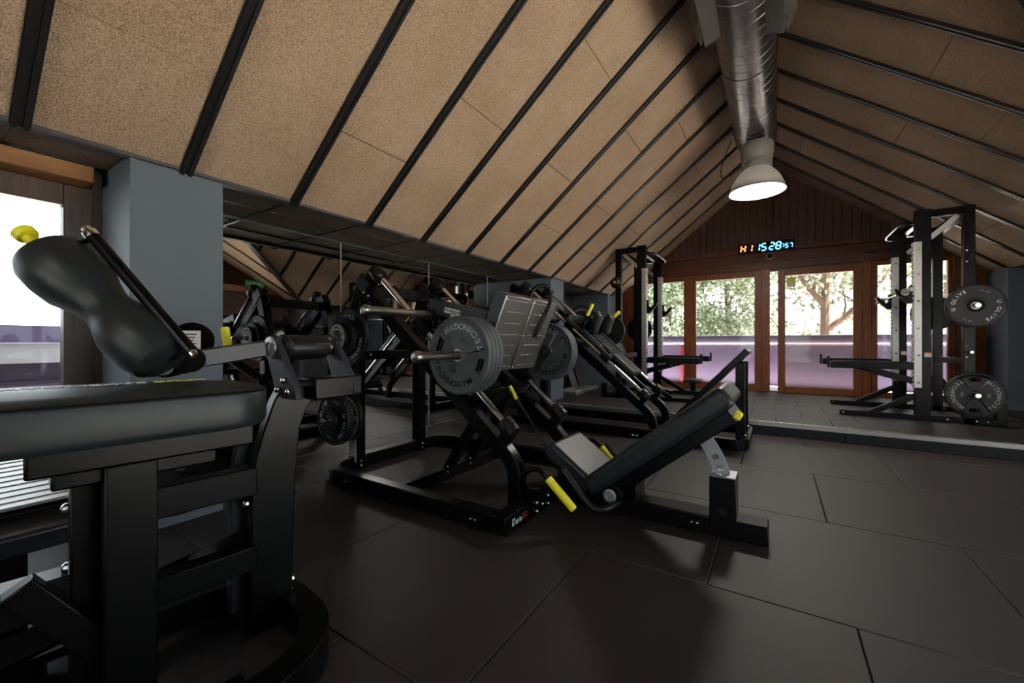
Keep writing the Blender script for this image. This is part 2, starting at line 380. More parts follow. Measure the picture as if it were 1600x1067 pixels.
# dormer roof
XD = 3.0
def zd(y): return ZR - K * (XV0 - XR) - DS * abs(y - YD)
dm = MB()
for sgn in (1, -1):
    ye = YD + sgn * 3.03
    poly = clip([(.3, YD), (XD + .1, YD), (XD + .1, ye), (.3, ye)], lambda p: XV0 + .6885 * sgn * (p[1] - YD) - p[0])
    q = [(x, y, zd(y) + .05) for x, y in poly]
    dm.slab(q if sgn > 0 else q[::-1], .1)
ceD = struct(dm.build('ceiling_dormer', 'batten', smooth=False), 'dormer roof over the right side glass doors', 'ceiling')
for sgn in (1, -1):
    ye = YD + sgn * 3.03
    for k in range(5):
        a, b = .48 + .52 * k, .48 + .52 * (k + 1)
        for ya, yb in ((0, 1.2), (1.2, 2.4), (2.4, 3.03)):
            poly = clip([(a + .012, YD + sgn * ya + .003), (b - .012, YD + sgn * ya + .003), (b - .012, YD + sgn * yb - .003), (a + .012, YD + sgn * yb - .003)], lambda p: XV0 + .03 + .6885 * sgn * (p[1] - YD) - p[0])
            if len(poly) > 2:
                q = [(x, y, zd(y)) for x, y in poly]
                MB().slab(q if sgn > 0 else q[::-1], .02).build('ceiling_panel', 'wool', ceD, smooth=False)
        yv = min(3.03, max(0, (b - XV0) / .6885))
        MB().beam((b, YD, zd(YD) - .01), (b, YD + sgn * yv, zd(YD + sgn * yv) - .01), .05, .02, (1, 0, 0)).build('batten', 'batten', ceD, smooth=False)
    MB().beam((XV0, YD, zd(YD) - .02), (valley(ye), ye, zd(ye) - .02), .09, .05, (.6, -.5 * sgn, 0)).build('valley_beam', 'batten', ceD, smooth=False)
# eave trim and soffits
SZ = 1.955
for n, (x, s_) in enumerate(((EL, -1), (ER, 1)), 1):
    y0 = GY0 if n == 1 else YD + 3.0
    struct(MB().box(x - .012, x + .014, y0, GY1, SZ - .004, SZ + .075).box(min(x, x + s_ * .05), max(x, x + s_ * .05), y0, GY1, SZ - .006, SZ + .004).build('trim_%d' % n, 'trim', smooth=False), 'dark grey steel trim along the %s eave' % ('left' if n == 1 else 'right'), 'trim')
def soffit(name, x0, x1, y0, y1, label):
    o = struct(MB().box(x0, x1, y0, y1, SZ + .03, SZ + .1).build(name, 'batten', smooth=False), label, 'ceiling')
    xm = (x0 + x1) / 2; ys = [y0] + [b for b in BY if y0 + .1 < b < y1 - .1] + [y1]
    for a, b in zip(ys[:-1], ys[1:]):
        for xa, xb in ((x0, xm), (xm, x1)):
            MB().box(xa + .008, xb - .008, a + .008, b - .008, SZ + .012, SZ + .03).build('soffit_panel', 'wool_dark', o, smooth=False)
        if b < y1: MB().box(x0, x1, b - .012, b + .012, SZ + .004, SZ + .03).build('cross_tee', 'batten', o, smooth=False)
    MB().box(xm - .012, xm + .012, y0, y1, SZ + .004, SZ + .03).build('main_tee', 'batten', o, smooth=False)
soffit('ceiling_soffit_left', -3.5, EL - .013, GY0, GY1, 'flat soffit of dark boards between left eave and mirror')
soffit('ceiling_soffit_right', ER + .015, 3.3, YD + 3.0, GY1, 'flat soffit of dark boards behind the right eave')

# ------------------------------------------------------------------ walls
WX = -3.25                                  # left window wall
wl = MB().box(-3.62, -3.51, .95, GY1, -.1, 2.06).box(WX - .2, WX, GY0, -1.7, -.1, 2.06).box(WX - .2, WX, -1.7, .72, -.1, .06)
wl = struct(wl.build('wall_left', 'paint_dark', smooth=False), 'dark wall behind the mirror and left recess', 'wall')
for a, b, z0, nm in ((.704, 1.126, -.1, 'blue grey painted column between left window and mirror'), (5.38, 5.81, .0, 'grey painted column between the mirror and the far left recess'), (7.8, 8.42, .0, 'short grey column beside the far wooden windows on the left')):
    struct(MB().box(-3.5, -2.78, a, b, z0, SZ + .01).build('wall_left_column', 'paint', bevel=.004), nm, 'column')
wr = MB().box(3.2, 3.3, YD + 3.0, GY1, 0, 2.06).box(ER, ER + .15, GY0, YD - 3.0, -.1, 2.0)
struct(wr.build('wall_right', 'paint_dark', smooth=False), 'dark wall of the right recess', 'wall')
struct(MB().box(2.5, 3.2, 7.85, 8.5, 0, SZ + .01).build('wall_right_column', 'paint', bevel=.004), 'blue grey painted column in the far right corner', 'column')
struct(MB().box(2.5, 3.2, YD + 2.95, YD + 3.05, -.1, SZ + .01).build('wall_right_pier', 'paint_dark'), 'dark pier closing the right recess beside the dormer', 'wall')
# dormer gable wall with glass doors (seen only in the mirror)
dw = MB()
oy0, oy1, oz = .0, 4.05, 2.12
dw.prism([(oy1, -.1), (YD + 3.03, -.1), (YD + 3.03, zd(YD + 3.03) + .1), (oy1, zd(oy1) + .1)], 'x', XD, XD + .12)
dw.prism([(oy0, -.1), (YD - 3.03, -.1), (YD - 3.03, zd(YD - 3.03) + .1), (oy0, zd(oy0) + .1)], 'x', XD, XD + .12)
dw.prism([(oy0, oz), (oy1, oz), (oy1, zd(oy1) + .1), (YD, zd(YD) + .1), (oy0, zd(oy0) + .1)], 'x', XD, XD + .12)
struct(dw.build('wall_dormer', 'plank', smooth=False), 'dark wood gable wall of the dormer', 'wall')
struct(MB().box(XD - .06, XD, YD - 2.9, YD + 2.75, 2.12, 2.26).build('trim_3', 'wood_raw', bevel=.004), 'brown wooden beam above the dormer doors', 'beam')
def window(name, axis, at, a0, a1, z0, z1, fw, m, glass, label, depth=.08, cat='window', split=()):
    # frame bars and panes of one window; axis 'x': the wall lies at x = at, running along y
    def bx(mb, a, b, za, zb, d0, d1): return mb.box(at + d0, at + d1, a, b, za, zb) if axis == 'x' else mb.box(a, b, at + d0, at + d1, za, zb)
    loc = (at, (a0 + a1) / 2, z0) if axis == 'x' else ((a0 + a1) / 2, at, z0)
    r = struct(thing(name, loc, label, cat)); h = depth / 2
    for nm, args in (('stile', (a0, a0 + fw, z0, z1)), ('stile', (a1 - fw, a1, z0, z1)), ('top_rail', (a0 + fw, a1 - fw, z1 - fw, z1)), ('bottom_rail', (a0 + fw, a1 - fw, z0, z0 + fw))):
        bx(MB(), *args, -h, h).build(nm, m, r, bevel=.004)
    for s_ in split: bx(MB(), s_ - fw / 2, s_ + fw / 2, z0 + fw, z1 - fw, -h, h).build('mullion', m, r, bevel=.004)
    ed = [a0 + fw] + [e for s_ in split for e in (s_ - fw / 2, s_ + fw / 2)] + [a1 - fw]
    for a, b in zip(ed[::2], ed[1::2]): bx(MB(), a - .005, b + .005, z0 + fw - .005, z1 - fw + .005, -.004, .004).build('pane', glass, r, smooth=False)
    return r
window('window_1', 'x', XD + .06, oy0, oy1, -.02, oz, .09, 'wood', 'glass', 'wide glass doors of the dormer on the right side', split=(1.35, 2.7))
# left window: old dark wood frame, orange beam on top
w2 = window('window_2', 'x', WX - .03, -1.7, .665, .06, 1.86, .115, 'wood_old', 'glass', 'bright window with old dark wood frame at the left edge', split=(-.55,))
struct(MB().box(WX - .15, WX + .0, .66, .705, -.1, 1.97).build('trim_4', 'wood_old', bevel=.003), 'brown wooden jamb beside the blue grey column', 'trim')
struct(MB().box(WX - .02, -3.12, -1.8, .645, 1.868, 1.953).build('trim_5', 'wood_raw', bevel=.005), 'orange raw timber beam above the left window', 'beam')
struct(MB().box(WX - .2, WX - .02, GY0, .7, 1.86, 2.06).build('trim_6', 'wood_old'), 'dark lintel above the left window', 'trim')
# back wall (behind the camera); its glass doors are added to let in daylight
bw = MB().box(-3.5, -1.6, GY0 - .12, GY0, -.1, 2.2).box(1.4, 3.3, GY0 - .12, GY0, -.1, 2.2).prism([(-3.5, 2.2), (3.3, 2.2), (XR, 4.3)], 'y', GY0 - .12, GY0)
struct(bw.build('wall_front', 'plank', smooth=False), 'wood gable wall behind the viewer', 'wall')
window('window_added', 'y', GY0 - .06, -1.6, 1.4, -.02, 2.2, .1, 'wood', 'glass', 'glass doors added in the gable behind the viewer for daylight', split=(-.1,))

# far gable wall: planks above a beam, wooden windows and a sliding door
GY = 8.5
wb = struct(MB().prism([(-3.5, 2.3), (3.3, 2.3), (3.3, 1.3), (3.35, 1.3), (3.35, 2.4), (XR, 4.35), (-3.55, 2.4), (-3.55, 1.3), (-3.5, 1.3)], 'y', GY + .04, GY + .12).build('wall_back', 'wood_old', smooth=False), 'far gable wall of dark vertical wood planks', 'wall')
x = -2.75
while x < 2.6:
    wd = .118; a, b = x + .003, x + wd - .003
    za = min(zl(a), zr(a)) + .04; zb = min(zl(b), zr(b)) + .04
    if min(za, zb) > 2.62:
        d = random.uniform(0, .006)
        pts = [(a, 2.58), (b, 2.58), (b, zb)] + ([(XR, ZR + .04)] if a < XR < b else []) + [(a, za)]
        MB().prism(pts, 'y', GY + d, GY + .045).build('plank', 'plank', wb, bevel=.004, seg=1)
    x += wd
for z0, z1, d in ((2.28, 2.42, .05), (2.42, 2.58, .02), (2.58, 2.655, .07)):
    MB().box(-2.62, 2.45, GY - d, GY + .05, z0, z1).build('header_beam', 'wood_h', wb, bevel=.006)
def post(a, b, dp=.06, nm='trim_7', lab=''):
    return struct(MB().box(a, b, GY - dp, GY + .1, PZ, 2.285).build(nm, 'wood', bevel=.006), lab, 'post')
window('window_4', 'y', GY + .03, -2.5, -1.4, PZ, 2.285, .1, 'wood', 'glass', 'narrow wooden window behind the left rack')
window('window_5', 'y', GY + .03, -1.4, -.2, PZ, 2.285, .118, 'wood', 'glass', 'wooden window with purple parapet beyond, left of the open gap')
post(-.21, -.085, .05, 'trim_7', 'varnished wooden post left of the door gap')
window('door_1', 'y', GY - .03, .03, 1.15, PZ, 2.25, .108, 'wood', 'glass_dusty', 'sliding glass door with wooden frame standing slightly open', cat='door')
struct(MB().box(-.085, 1.2, GY - .02, GY + .06, 2.235, 2.285).build('trim_8', 'wood_old'), 'dark sliding rail above the glass door', 'trim')
post(1.15, 1.262, .05, 'trim_9', 'wooden post right of the sliding glass door')
window('window_6', 'y', GY + .03, 1.262, 2.2, PZ, 2.285, .08, 'wood', 'glass', 'wooden window behind the right rack', split=(2.02,))
post(2.2, 2.55, .03, 'trim_10', 'wide wooden boards at the right end of the far wall')
post(-2.8, -2.5, .03, 'trim_11', 'wooden boards at the left end of the far wall')
struct(MB().box(-2.6, 2.5, GY - .02, GY + .12, PZ - .06, PZ + .012).build('trim_12', 'wood', bevel=.004), 'wooden sill along the far windows', 'trim')

# ------------------------------------------------------------------ outside: balcony, parapet, ground, trees
struct(MB().box(-6.2, 6.5, GY + .13, 10.35, -.1, .1).box(-5.9, WX - .21, -6, .7, -.1, .02).box(-5.9, -3.66, .7, GY + .13, -.1, .02).build('floor_balcony', 'ground', smooth=False), 'pale balcony floor outside the windows', 'balcony')
struct(MB().box(XD + .13, 9, -7, 8, -.25, -.06).box(-3, 3, -9, GY0 - .13, -.25, -.06).build('floor_bounce_terrace', 'ground', smooth=False), 'pale terrace added outside the dormer doors to bounce light inside', 'terrace')  # added as a pale reflector that throws sun up onto the ceiling
ov = MB()
ov.slab([(-4.2, GY + .13, zl(-4.2) + .12), (XR, GY + .13, zl(XR) + .12), (XR, 10.0, zl(XR) + .12), (-4.2, 10.0, zl(-4.2) + .12)], .15)  # far slopes added to keep sun and sky off the balcony
ov.slab([(XR, GY + .13, zr(XR) + .12), (4.0, GY + .13, zr(4.0) + .12), (4.0, 10.0, zr(4.0) + .12), (XR, 10.0, zr(XR) + .12)], .15)
ov.box(-4.5, WX - .21, -6, 1.6, 2.17, 2.25)
struct(ov.build('ceiling_shade_overhang', 'wood_old', smooth=False), 'dark roof overhang above the balcony, its far slopes added for shade', 'roof')
pp = thing('balcony_parapet', (0, 10.2, .1), 'purple balcony parapet with white rail beyond the far windows', 'parapet')
for k in range(6):
    MB().box(-5.4 + 1.95 * k, -5.4 + 1.95 * k + 1.9497, 10.16, 10.22, .1, 1.0).build('parapet_panel', 'parapet', pp)
MB().box(-5.4, 6.3, 10.14, 10.24, 1.0, 1.15).build('parapet_cap', 'parapet_cap', pp, bevel=.005)
MB().box(-5.4, 6.3, 10.08, 10.13, .945, .985).build('handrail', 'rail', pp, bevel=.01)
for k in (1,):
    MB().box(-4.2 + 2.35 * k, -4.16 + 2.35 * k, 10.09, 10.15, .1, .96).build('rail_post', 'red' if k == 1 else 'rail', pp)
p2 = thing('balcony_parapet', (-5.0, 0, 0), 'purple and white banded parapet outside the left window', 'parapet')
for z0, z1, m, d in ((.0, .665, 'parapet', 0), (.665, .69, 'parapet_cap', .02), (.69, .835, 'parapet_cap', 0), (.836, .995, 'rail', .03), (.996, 1.135, 'parapet', .04)):
    MB().box(-5.08, -5.0 + d, -6, 4, z0, z1).build('parapet_band', m, p2)
struct(MB().box(-90, 90, -90, 120, -5.2, -5).build('floor_ground', 'ground', smooth=False), 'distant ground below the building', 'ground')
def tree(x, y, hgt, lean, label, leaf, n_leaf, crown, seed, limbs, fol_lo=0.):
    rnd = random.Random(seed); r = thing('pine_tree', (x, y, -5), label, 'tree', 'trees beyond the balcony')
    mb = MB(); top = V(x + lean, y, hgt)
    tr = smooth_path([(x, y, -5), (x + lean * .3, y, -1.5), (x + lean * .7, y + .1, hgt * .45), top], 5)
    mb.tube(tr, [.17 - .13 * i / len(tr) for i in range(len(tr))], 8); mb.build('trunk', 'bark', r)
    tips = [top]
    for (t, dx, dy, dz) in limbs:
        b = tr[int(t * (len(tr) - 1))]; e = b + V(dx, dy, dz); m_ = (b + e) / 2 + V(0, 0, -.12 * abs(dx))
        p = smooth_path([b, m_, e], 5); MB().tube(p, [.085 - .06 * i / len(p) for i in range(len(p))], 7).build('branch', 'bark', r)
        tips += [e, m_ + V(0, 0, .2)]
        for q in range(3):
            s0 = p[3 + 2 * q]; e2 = s0 + V(rnd.uniform(-.7, .7), rnd.uniform(-.5, .5), rnd.uniform(.2, .9)); tips.append(e2)
            MB().tube([s0, (s0 + e2) / 2 + V(.04, 0, -.04), e2], [.03, .02, .01], 5).build('twig', 'bark', r)
    vs = []; fs = []
    cl = [t + V(rnd.gauss(0, crown), rnd.gauss(0, crown), rnd.gauss(0, crown * .7)) for t in tips for _ in range(5)]
    for k in range(n_leaf):
        c = rnd.choice(cl); p = c + V(rnd.gauss(0, .3), rnd.gauss(0, .3), rnd.gauss(0, .22))
        if p.z < fol_lo: continue
        d = V(rnd.gauss(0, 1), rnd.gauss(0, 1), rnd.gauss(0, 1)).normalized(); e = d.cross(V(rnd.gauss(0, 1), rnd.gauss(0, 1), rnd.gauss(0, 1))).normalized()
        L = rnd.uniform(.08, .17); W = L * .3; o = len(vs)
        vs += [p, p + d * L * .5 + e * W, p + d * L, p + d * L * .5 - e * W]; fs.append((o, o + 1, o + 2, o + 3))
    mb = MB(); mb.v = vs; mb.f = fs; tag(mb.build('foliage', leaf, r, smooth=False), None, None, kind='stuff')
tree(-3.2, 13.2, 4.6, .6, 'dense green pine left behind the balcony parapet', 'leaf', 22000, .8, 1, [(.5, 1.5, -.3, .8), (.6, -1.6, .3, .6), (.7, 1.3, .5, 1.2), (.45, -.9, -.6, 1.1), (.8, -.8, 0, 1.3)], .6)
tree(-1.0, 14.5, 5.2, -.4, 'leafy pale tree seen through the middle window pane', 'leaf2', 24000, .9, 2, [(.45, 1.4, .3, .9), (.55, -1.5, .2, .8), (.7, 1.1, -.5, 1.2), (.5, .6, -.8, .5), (.8, -1, 0, 1)], .6)
tree(.9, 12.3, 4.2, .15, 'pinkish branching tree seen through the sliding door', 'leaf2', 3400, .5, 3, [(.42, 2.2, -.2, 1.6), (.5, -.9, .1, 1.5), (.62, 1.3, .2, 1.5), (.7, -.8, -.2, 1.3)], 1.9)
tree(3.6, 12.8, 4.4, -.5, 'sparse tree with slanting limbs behind the right rack', 'leaf2', 4200, .6, 4, [(.42, -1.6, -.1, 1.1), (.5, 1.2, .1, 1.2), (.62, -1.2, .2, 1.6), (.7, 1.2, -.2, 1.3)], 1.4)
tree(6.0, 15, 5, -.3, 'green tree at the right end of the balcony view', 'leaf', 9000, .8, 5, [(.5, -1.6, -.1, 1.1), (.6, 1.2, .1, 1.2), (.75, -1.2, .2, 1.2)], .4)

# ------------------------------------------------------------------ mirror, lamp, duct, clock
mr = thing('wall_mirror', (-3.5, 3.25, .02), 'large frameless wall mirror of tall panels under the left soffit', 'mirror')
sy = [1.13, 2.41, 3.59, 4.78, 5.37]
for a, b in zip(sy[:-1], sy[1:]):
    MB().box(-3.505, -3.5, a + .002, b - .002, .002, 1.95).build('mirror_panel', 'mirror', mr, smooth=False)
MB().box(-3.503, -3.494, sy[0], sy[-1], .0, .007).build('bottom_channel', 'checker', mr, smooth=False)
for y in sy[1:-1]: MB().box(-3.5, -3.497, y - .004, y + .004, .002, 1.95).build('joint_strip', 'lining', mr, smooth=False)
MB().lathe([(0, .012), (.002, .012)], (-3.4985, 2.41, 1.62), (1, 0, 0), 12).build('red_dot', 'red', mr)

def high_bay(x, y, z, label):
    r = thing('high_bay_lamp', (x, y, z), label, 'lamp')
    R = .275
    prof = [(0, R), (.015, R * .995), (.06, R * .95), (.12, R * .86), (.18, R * .73), (.23, R * .58), (.26, R * .45), (.27, R * .38)]
    sh = MB(); seg = 72; vs = []; fs = []
    for a, rr in prof:
        for k in range(seg):
            t = 2 * PI * k / seg; q = rr * (1 + .012 * (k % 2)); vs.append(V(x + q * math.cos(t), y + q * math.sin(t), z + a))
    for i in range(len(prof) - 1):
        for k in range(seg): fs.append((i * seg + k, i * seg + (k + 1) % seg, (i + 1) * seg + (k + 1) % seg, (i + 1) * seg + k))
    sh.add(vs, fs).build('reflector', 'shell', r)
    MB().lathe([(0, R * 1.0), (-.006, R * 1.03), (.008, R * 1.04), (.016, R * 1.0)], (x, y, z), (0, 0, 1), 48, caps=False).build('rim', 'lampgrey', r)
    MB().lathe([(0, .001), (0, R * .93)], (x, y, z + .03), (0, 0, 1), 48, caps=False).build('lens', 'lens', r)
    MB().lathe([(0, .1), (.02, .15), (.09, .165), (.19, .165), (.215, .15), (.225, .06)], (x, y, z + .33), (0, 0, 1), 28).lathe([(-.08, .125), (.0, .115), (.01, .1)], (x, y, z + .33), (0, 0, 1), 28).build('housing', 'lampgrey', r)
    for s_ in (-1, 1): MB().box(x + s_ * .13 - .02, x + s_ * .13 + .02, y - .02, y + .02, z + .25, z + .36).build('bracket', 'lampgrey', r)
    MB().cyl((x, y, z + .55), (x, y, z + .568), .012, 8).build('hanger', 'steel', r)
    return r
high_bay(-.18, 5.43, 2.715, 'lit high bay lamp with ribbed bell reflector below the duct')
high_bay(.3, -2.9, 2.715, 'lit high bay lamp behind the viewer')
DX, DZ, DR = -.205, 3.5, .215
du = thing('spiral_duct', (DX, 1.5, DZ), 'round galvanised spiral duct running below the ridge', 'duct')
MB().lathe([(0, DR), (11.7, DR), (11.7, DR * .93), (11.69, .01)], (DX, -5.9, DZ), (0, 1, 0), 48).build('pipe', 'duct', du)
hl = MB(); n = 0; pts = []
for k in range(2400):
    t = k * 2 * PI / 30; y = -2.0 + .118 * t / (2 * PI)
    if y > 5.75: break
    pts.append(V(DX + (DR + .001) * math.cos(t), y, DZ + (DR + .001) * math.sin(t)))
hl.tube(pts, .0016, 5).build('spiral_seam', 'duct_seam', du)
for y in (2.3, 4.1, 5.55): MB().lathe([(0, DR + .001), (0, DR + .006), (.03, DR + .006), (.03, DR + .001)], (DX, y, DZ), (0, 1, 0), 48, caps=False).build('collar', 'duct', du)
for s_ in (-1, 1):
    for y0 in (2.0, .3) if s_ < 0 else (2.15, .4):
        ang = math.radians(22); o = V(DX + s_ * (DR + .0) * math.cos(ang), 0, DZ - DR * math.sin(ang)); nx = V(s_ * math.cos(ang), 0, -math.sin(ang)); tz = V(s_ * math.sin(ang), 0, math.cos(ang))
        L = 1.5; c = o + V(0, y0 + L / 2, 0)
        g = MB().obox(c + nx * .03, V(0, L / 2, 0), nx * .07, tz * .095).build('air_register', 'register', du, bevel=.004)
        for k in range(14):
            MB().obox(c + nx * .107 + V(0, -L / 2 + .06 + k * .106, 0), V(0, .044, .0) + nx * .012, nx * .003, tz * .08).build('louver', 'register', g)
MB().tube(smooth_path([(-.5, 6.25, 3.72), (-.6, 6.22, 3.45), (-.62, 6.2, 3.25), (-.5, 6.1, 3.2), (-.3, 5.8, 3.22), (-.2, 5.6, 3.2)], 6), .006, 6).build('lamp_cable', 'ink', None)
tag(bpy.data.objects['lamp_cable'], 'thin black cable looping from the roof to the high bay lamp', 'cable')

ck = thing('digital_clock', (-.14, GY - .05, 2.57), 'wide black digital wall clock reading H1 15:28:57', 'clock')
cy0 = GY - .075
MB().box(-.565, .275, cy0, GY - .001, 2.585, 2.765).build('case', 'ink', ck, bevel=.006)
SEG = {'0': 'abcdef', '1': 'bc', '2': 'abged', '3': 'abgcd', '4': 'fgbc', '5': 'afgcd', '7': 'abc', '8': 'abcdefg', 'H': 'fegbc', 'E': 'adefg'}
def digit(ch, x, z, h, m, ghost=True):
    wd = h * .56; t = h * .15; sl = .12
    segs = {'a': ((0, h), (wd, h)), 'b': ((wd, h), (wd, h / 2)), 'c': ((wd, h / 2), (wd, 0)), 'd': ((0, 0), (wd, 0)), 'e': ((0, h / 2), (0, 0)), 'f': ((0, h), (0, h / 2)), 'g': ((0, h / 2), (wd, h / 2))}
    on = MB(); off = MB()
    for k, (a, b) in segs.items():
        mb = on if k in SEG.get(ch, '') else off
        A = V(x + a[0] + sl * a[1], cy0 - .002, z + a[1]); B = V(x + b[0] + sl * b[1], cy0 - .002, z + b[1]); d = (B - A).normalized() * t * .6
        mb.beam(A + d, B - d, .004, t, (0, 1, 0))
    if on.v: on.build('digit', m, ck, smooth=False)
    if off.v and ghost: off.build('unlit_segments', 'led_off', ck, smooth=False)
for ch, x, m in (('H', -.53, 'led_red'), ('1', -.425, 'led_red'), ('1', -.312, 'led_blue'), ('5', -.215, 'led_blue'), ('2', -.095, 'led_blue'), ('8', .0, 'led_blue')):
    digit(ch, x, 2.615, .118, m)
for ch, x in (('5', .135), ('7', .195)): digit(ch, x, 2.622, .07, 'led_blue')
for x, m, q in ((-.118, 'led_off', .014), (.108, 'led_blue', .014)):
    for z in (2.645, 2.68): MB().box(x, x + q, cy0 - .004, cy0, z, z + q).build('colon_dot', m, ck, smooth=False)
sn = thing('wall_sensor', (-.085, GY - .03, 2.5), 'small round white ringed sensor below the clock', 'sensor')
MB().lathe([(0, .06), (.02, .06), (.025, .05), (.025, .04)], (-.085, GY - .065, 2.505), (0, -1, 0), 28, caps=False).build('ring', 'mat_grey', sn)
MB().lathe([(0, .045), (.012, .04), (.02, .02), (.022, .004)], (-.085, GY - .066, 2.505), (0, -1, 0), 24).build('lens_cap', 'ink', sn)
MB().cyl((-.085, GY - .066, 2.505), (-.085, GY - .03, 2.505), .055, 20).build('mount', 'mat_grey', sn)
st = MB().box(.16, .285, GY - .036, GY - .035, 1.95, 2.11).build('door_sticker', mat('yellow_sticker', (.6, .58, .1), .6), None, smooth=False)
tag(st, 'yellow notice sticker at the top of the sliding glass door', 'sticker')
MB().box(.17, .275, GY - .0372, GY - .036, 2.03, 2.045).box(.2, .25, GY - .0372, GY - .036, 1.97, 2.0).build('print', 'white_ink', st, smooth=False)
ex = thing('exit_sign', (XD - .04, 4.65, 2.27), 'green exit sign on the brown beam, seen in the mirror', 'sign')
MB().box(XD - .07, XD - .02, 4.48, 4.85, 2.27, 2.39).build('panel', 'exit', ex, bevel=.004)
mb = MB(); flat_text(mb, 'SALIDA', .085, (XD - .072, 4.665, 2.33), (0, -1, 0), (0, 0, 1)); mb.build('lettering', 'white_ink', ex, smooth=False)

# ------------------------------------------------------------------ weight plates
def plate_mesh(R, T, bore=.026, slots=True, hubr=.045):
    # disc about +Z (face at z = T/2): raised rim, hub and two text fields, recessed bow-tie with two grip slots
    seg = 72; rs = [bore, hubr * .8, hubr, hubr + .008, R * .5, R * .61, R * .8, R * .84, R * .93, R * .95, R * .985, R]
    def hgt(r, a):
        if r >= R * .999: return T * .3
        if r >= R * .98: return T * .47
        if r >= R * .945: return T * .5
        if r <= hubr + .001: return T * .5
        dev = abs(((a + PI / 2) % PI) - PI / 2)
        if slots and dev < .6 and r < R * .9: return T * .06
        return T * .42
    vs = []; fs = []
    for sd in (1, -1):
        for r in rs:
            for k in range(seg):
                a = 2 * PI * k / seg; vs.append(V(r * math.cos(a), r * math.sin(a), sd * hgt(r, a)))
    n = len(rs); off = n * seg
    def hole(i, k):
        a = 2 * PI * (k + .5) / seg; dev = abs(((a + PI / 2) % PI) - PI / 2)
        return slots and i in (5,) and dev < .27 or slots and i == 4 and False
    for i in range(n - 1):
        for k in range(seg):
            k2 = (k + 1) % seg; a, b, c, d = i * seg + k, i * seg + k2, (i + 1) * seg + k2, (i + 1) * seg + k
            if hole(i, k):
                for (i2, kk) in ((i, k - 1), (i, k + 1)):
                    if not hole(i2, kk % seg):
                        e, f_ = (a, d) if kk == k - 1 else (b, c); fs.append((e, f_, f_ + off, e + off))
                fs.append((a, b, b + off, a + off)); fs.append((d, c, c + off, d + off)); continue
            fs.append((a, b, c, d)); fs.append((a + off, d + off, c + off, b + off))
    for k in range(seg):
        k2 = (k + 1) % seg; m = (n - 1) * seg
        fs.append((m + k, m + k2, m + k2 + off, m + k + off)); fs.append((k, k + off, k2 + off, k2))
    return vs, fs
_pm = {}
def weight_plate(c, normal, R, T, spin, label, m='plate', style='grey', group=None, name='weight_plate'):
    """c = centre; normal = the way the visible face looks; spin turns the grips"""
    r = thing(name, c, label, 'weight plate', group)
    nz = Vector(normal).normalized(); up = V(0, 0, 1); xx = up.cross(nz).normalized(); yy = nz.cross(xx)
    cs, sn_ = math.cos(spin), math.sin(spin)
    def to3(x, y, z): return Vector(c) + xx * (x * cs - y * sn_) + yy * (x * sn_ + y * cs) + nz * z
    vs, fs = plate_mesh(R, T, slots=style in ('grey', 'dark'), hubr=.042 if R > .15 else .036)
    MB().add([to3(*v) for v in vs], fs).build('disc', m, r)
    MB().lathe([(-T * .51, .0265), (-T * .51, .036), (T * .51, .036), (T * .51, .0265)], c, nz, 28, caps=False).build('bushing', 'steel' if style != 'dark' else 'rubber', r)
    face = T * .42
    if style == 'grey' or style == 'dark':
        mb = MB(); ink = 'ink' if style == 'grey' else 'grey_ink_and_glare'
        arc_text(mb, 'TECHNOGYM', R * .74, R * .215, -PI / 2, lambda x, y, z: to3(x, y, z + face), inward=True)
        mb.build('lettering', ink, r, smooth=False)
        mb = MB(); arc_text(mb, 'TECHNOGYM', R * .74, R * .215, PI / 2, lambda x, y, z: to3(x, y, z + face), inward=True); mb.build('lettering', 'grey_ink_and_glare', r, smooth=False)  # on grey plates, glare on the upper engraving is put into this colour
        mb = MB(); arc_text(mb, '20', R * .42, R * .13, -PI / 2, lambda x, y, z: to3(x, y, z + face), inward=True); arc_text(mb, '20', R * .42, R * .13, PI / 2, lambda x, y, z: to3(x, y, z + face)); mb.build('weight_mark', ink, r, smooth=False)
    elif style == 'ring':
        MB().lathe([(0, R * .5), (.0012, R * .5), (.0012, R * .86), (0, R * .86)], Vector(c) + nz * face, nz, 40, caps=False).build('pale_ring', 'grey_ink_and_glare', r)
        mb = MB(); arc_text(mb, 'TECHNOGYM', R * .67, R * .27, PI / 2, lambda x, y, z: to3(x, y, z + face + .0016)); arc_text(mb, 'TECHNOGYM', R * .67, R * .27, -PI / 2, lambda x, y, z: to3(x, y, z + face + .0016), inward=True); mb.build('lettering', 'ink', r, smooth=False)
    elif style == 'bumper':
        mb = MB()
        for a in (PI / 2, -PI / 2): arc_text(mb, 'U OLIVE', R * .74, R * .2, a, lambda x, y, z: to3(x, y, z + face))
        mb.build('lettering', 'white_ink', r, smooth=False)
        mb = MB()
        for a in (PI, 0): arc_text(mb, 'OLIVE', R * .72, R * .085, a, lambda x, y, z: to3(x, y, z + face))
        mb.build('small_print', 'grey_ink_and_glare', r, smooth=False)
        MB().lathe([(0, R * .3), (.003, R * .3), (.003, R * .2)], Vector(c) + nz * face, nz, 32, caps=False).build('hub_ring', 'ink', r)
    return r

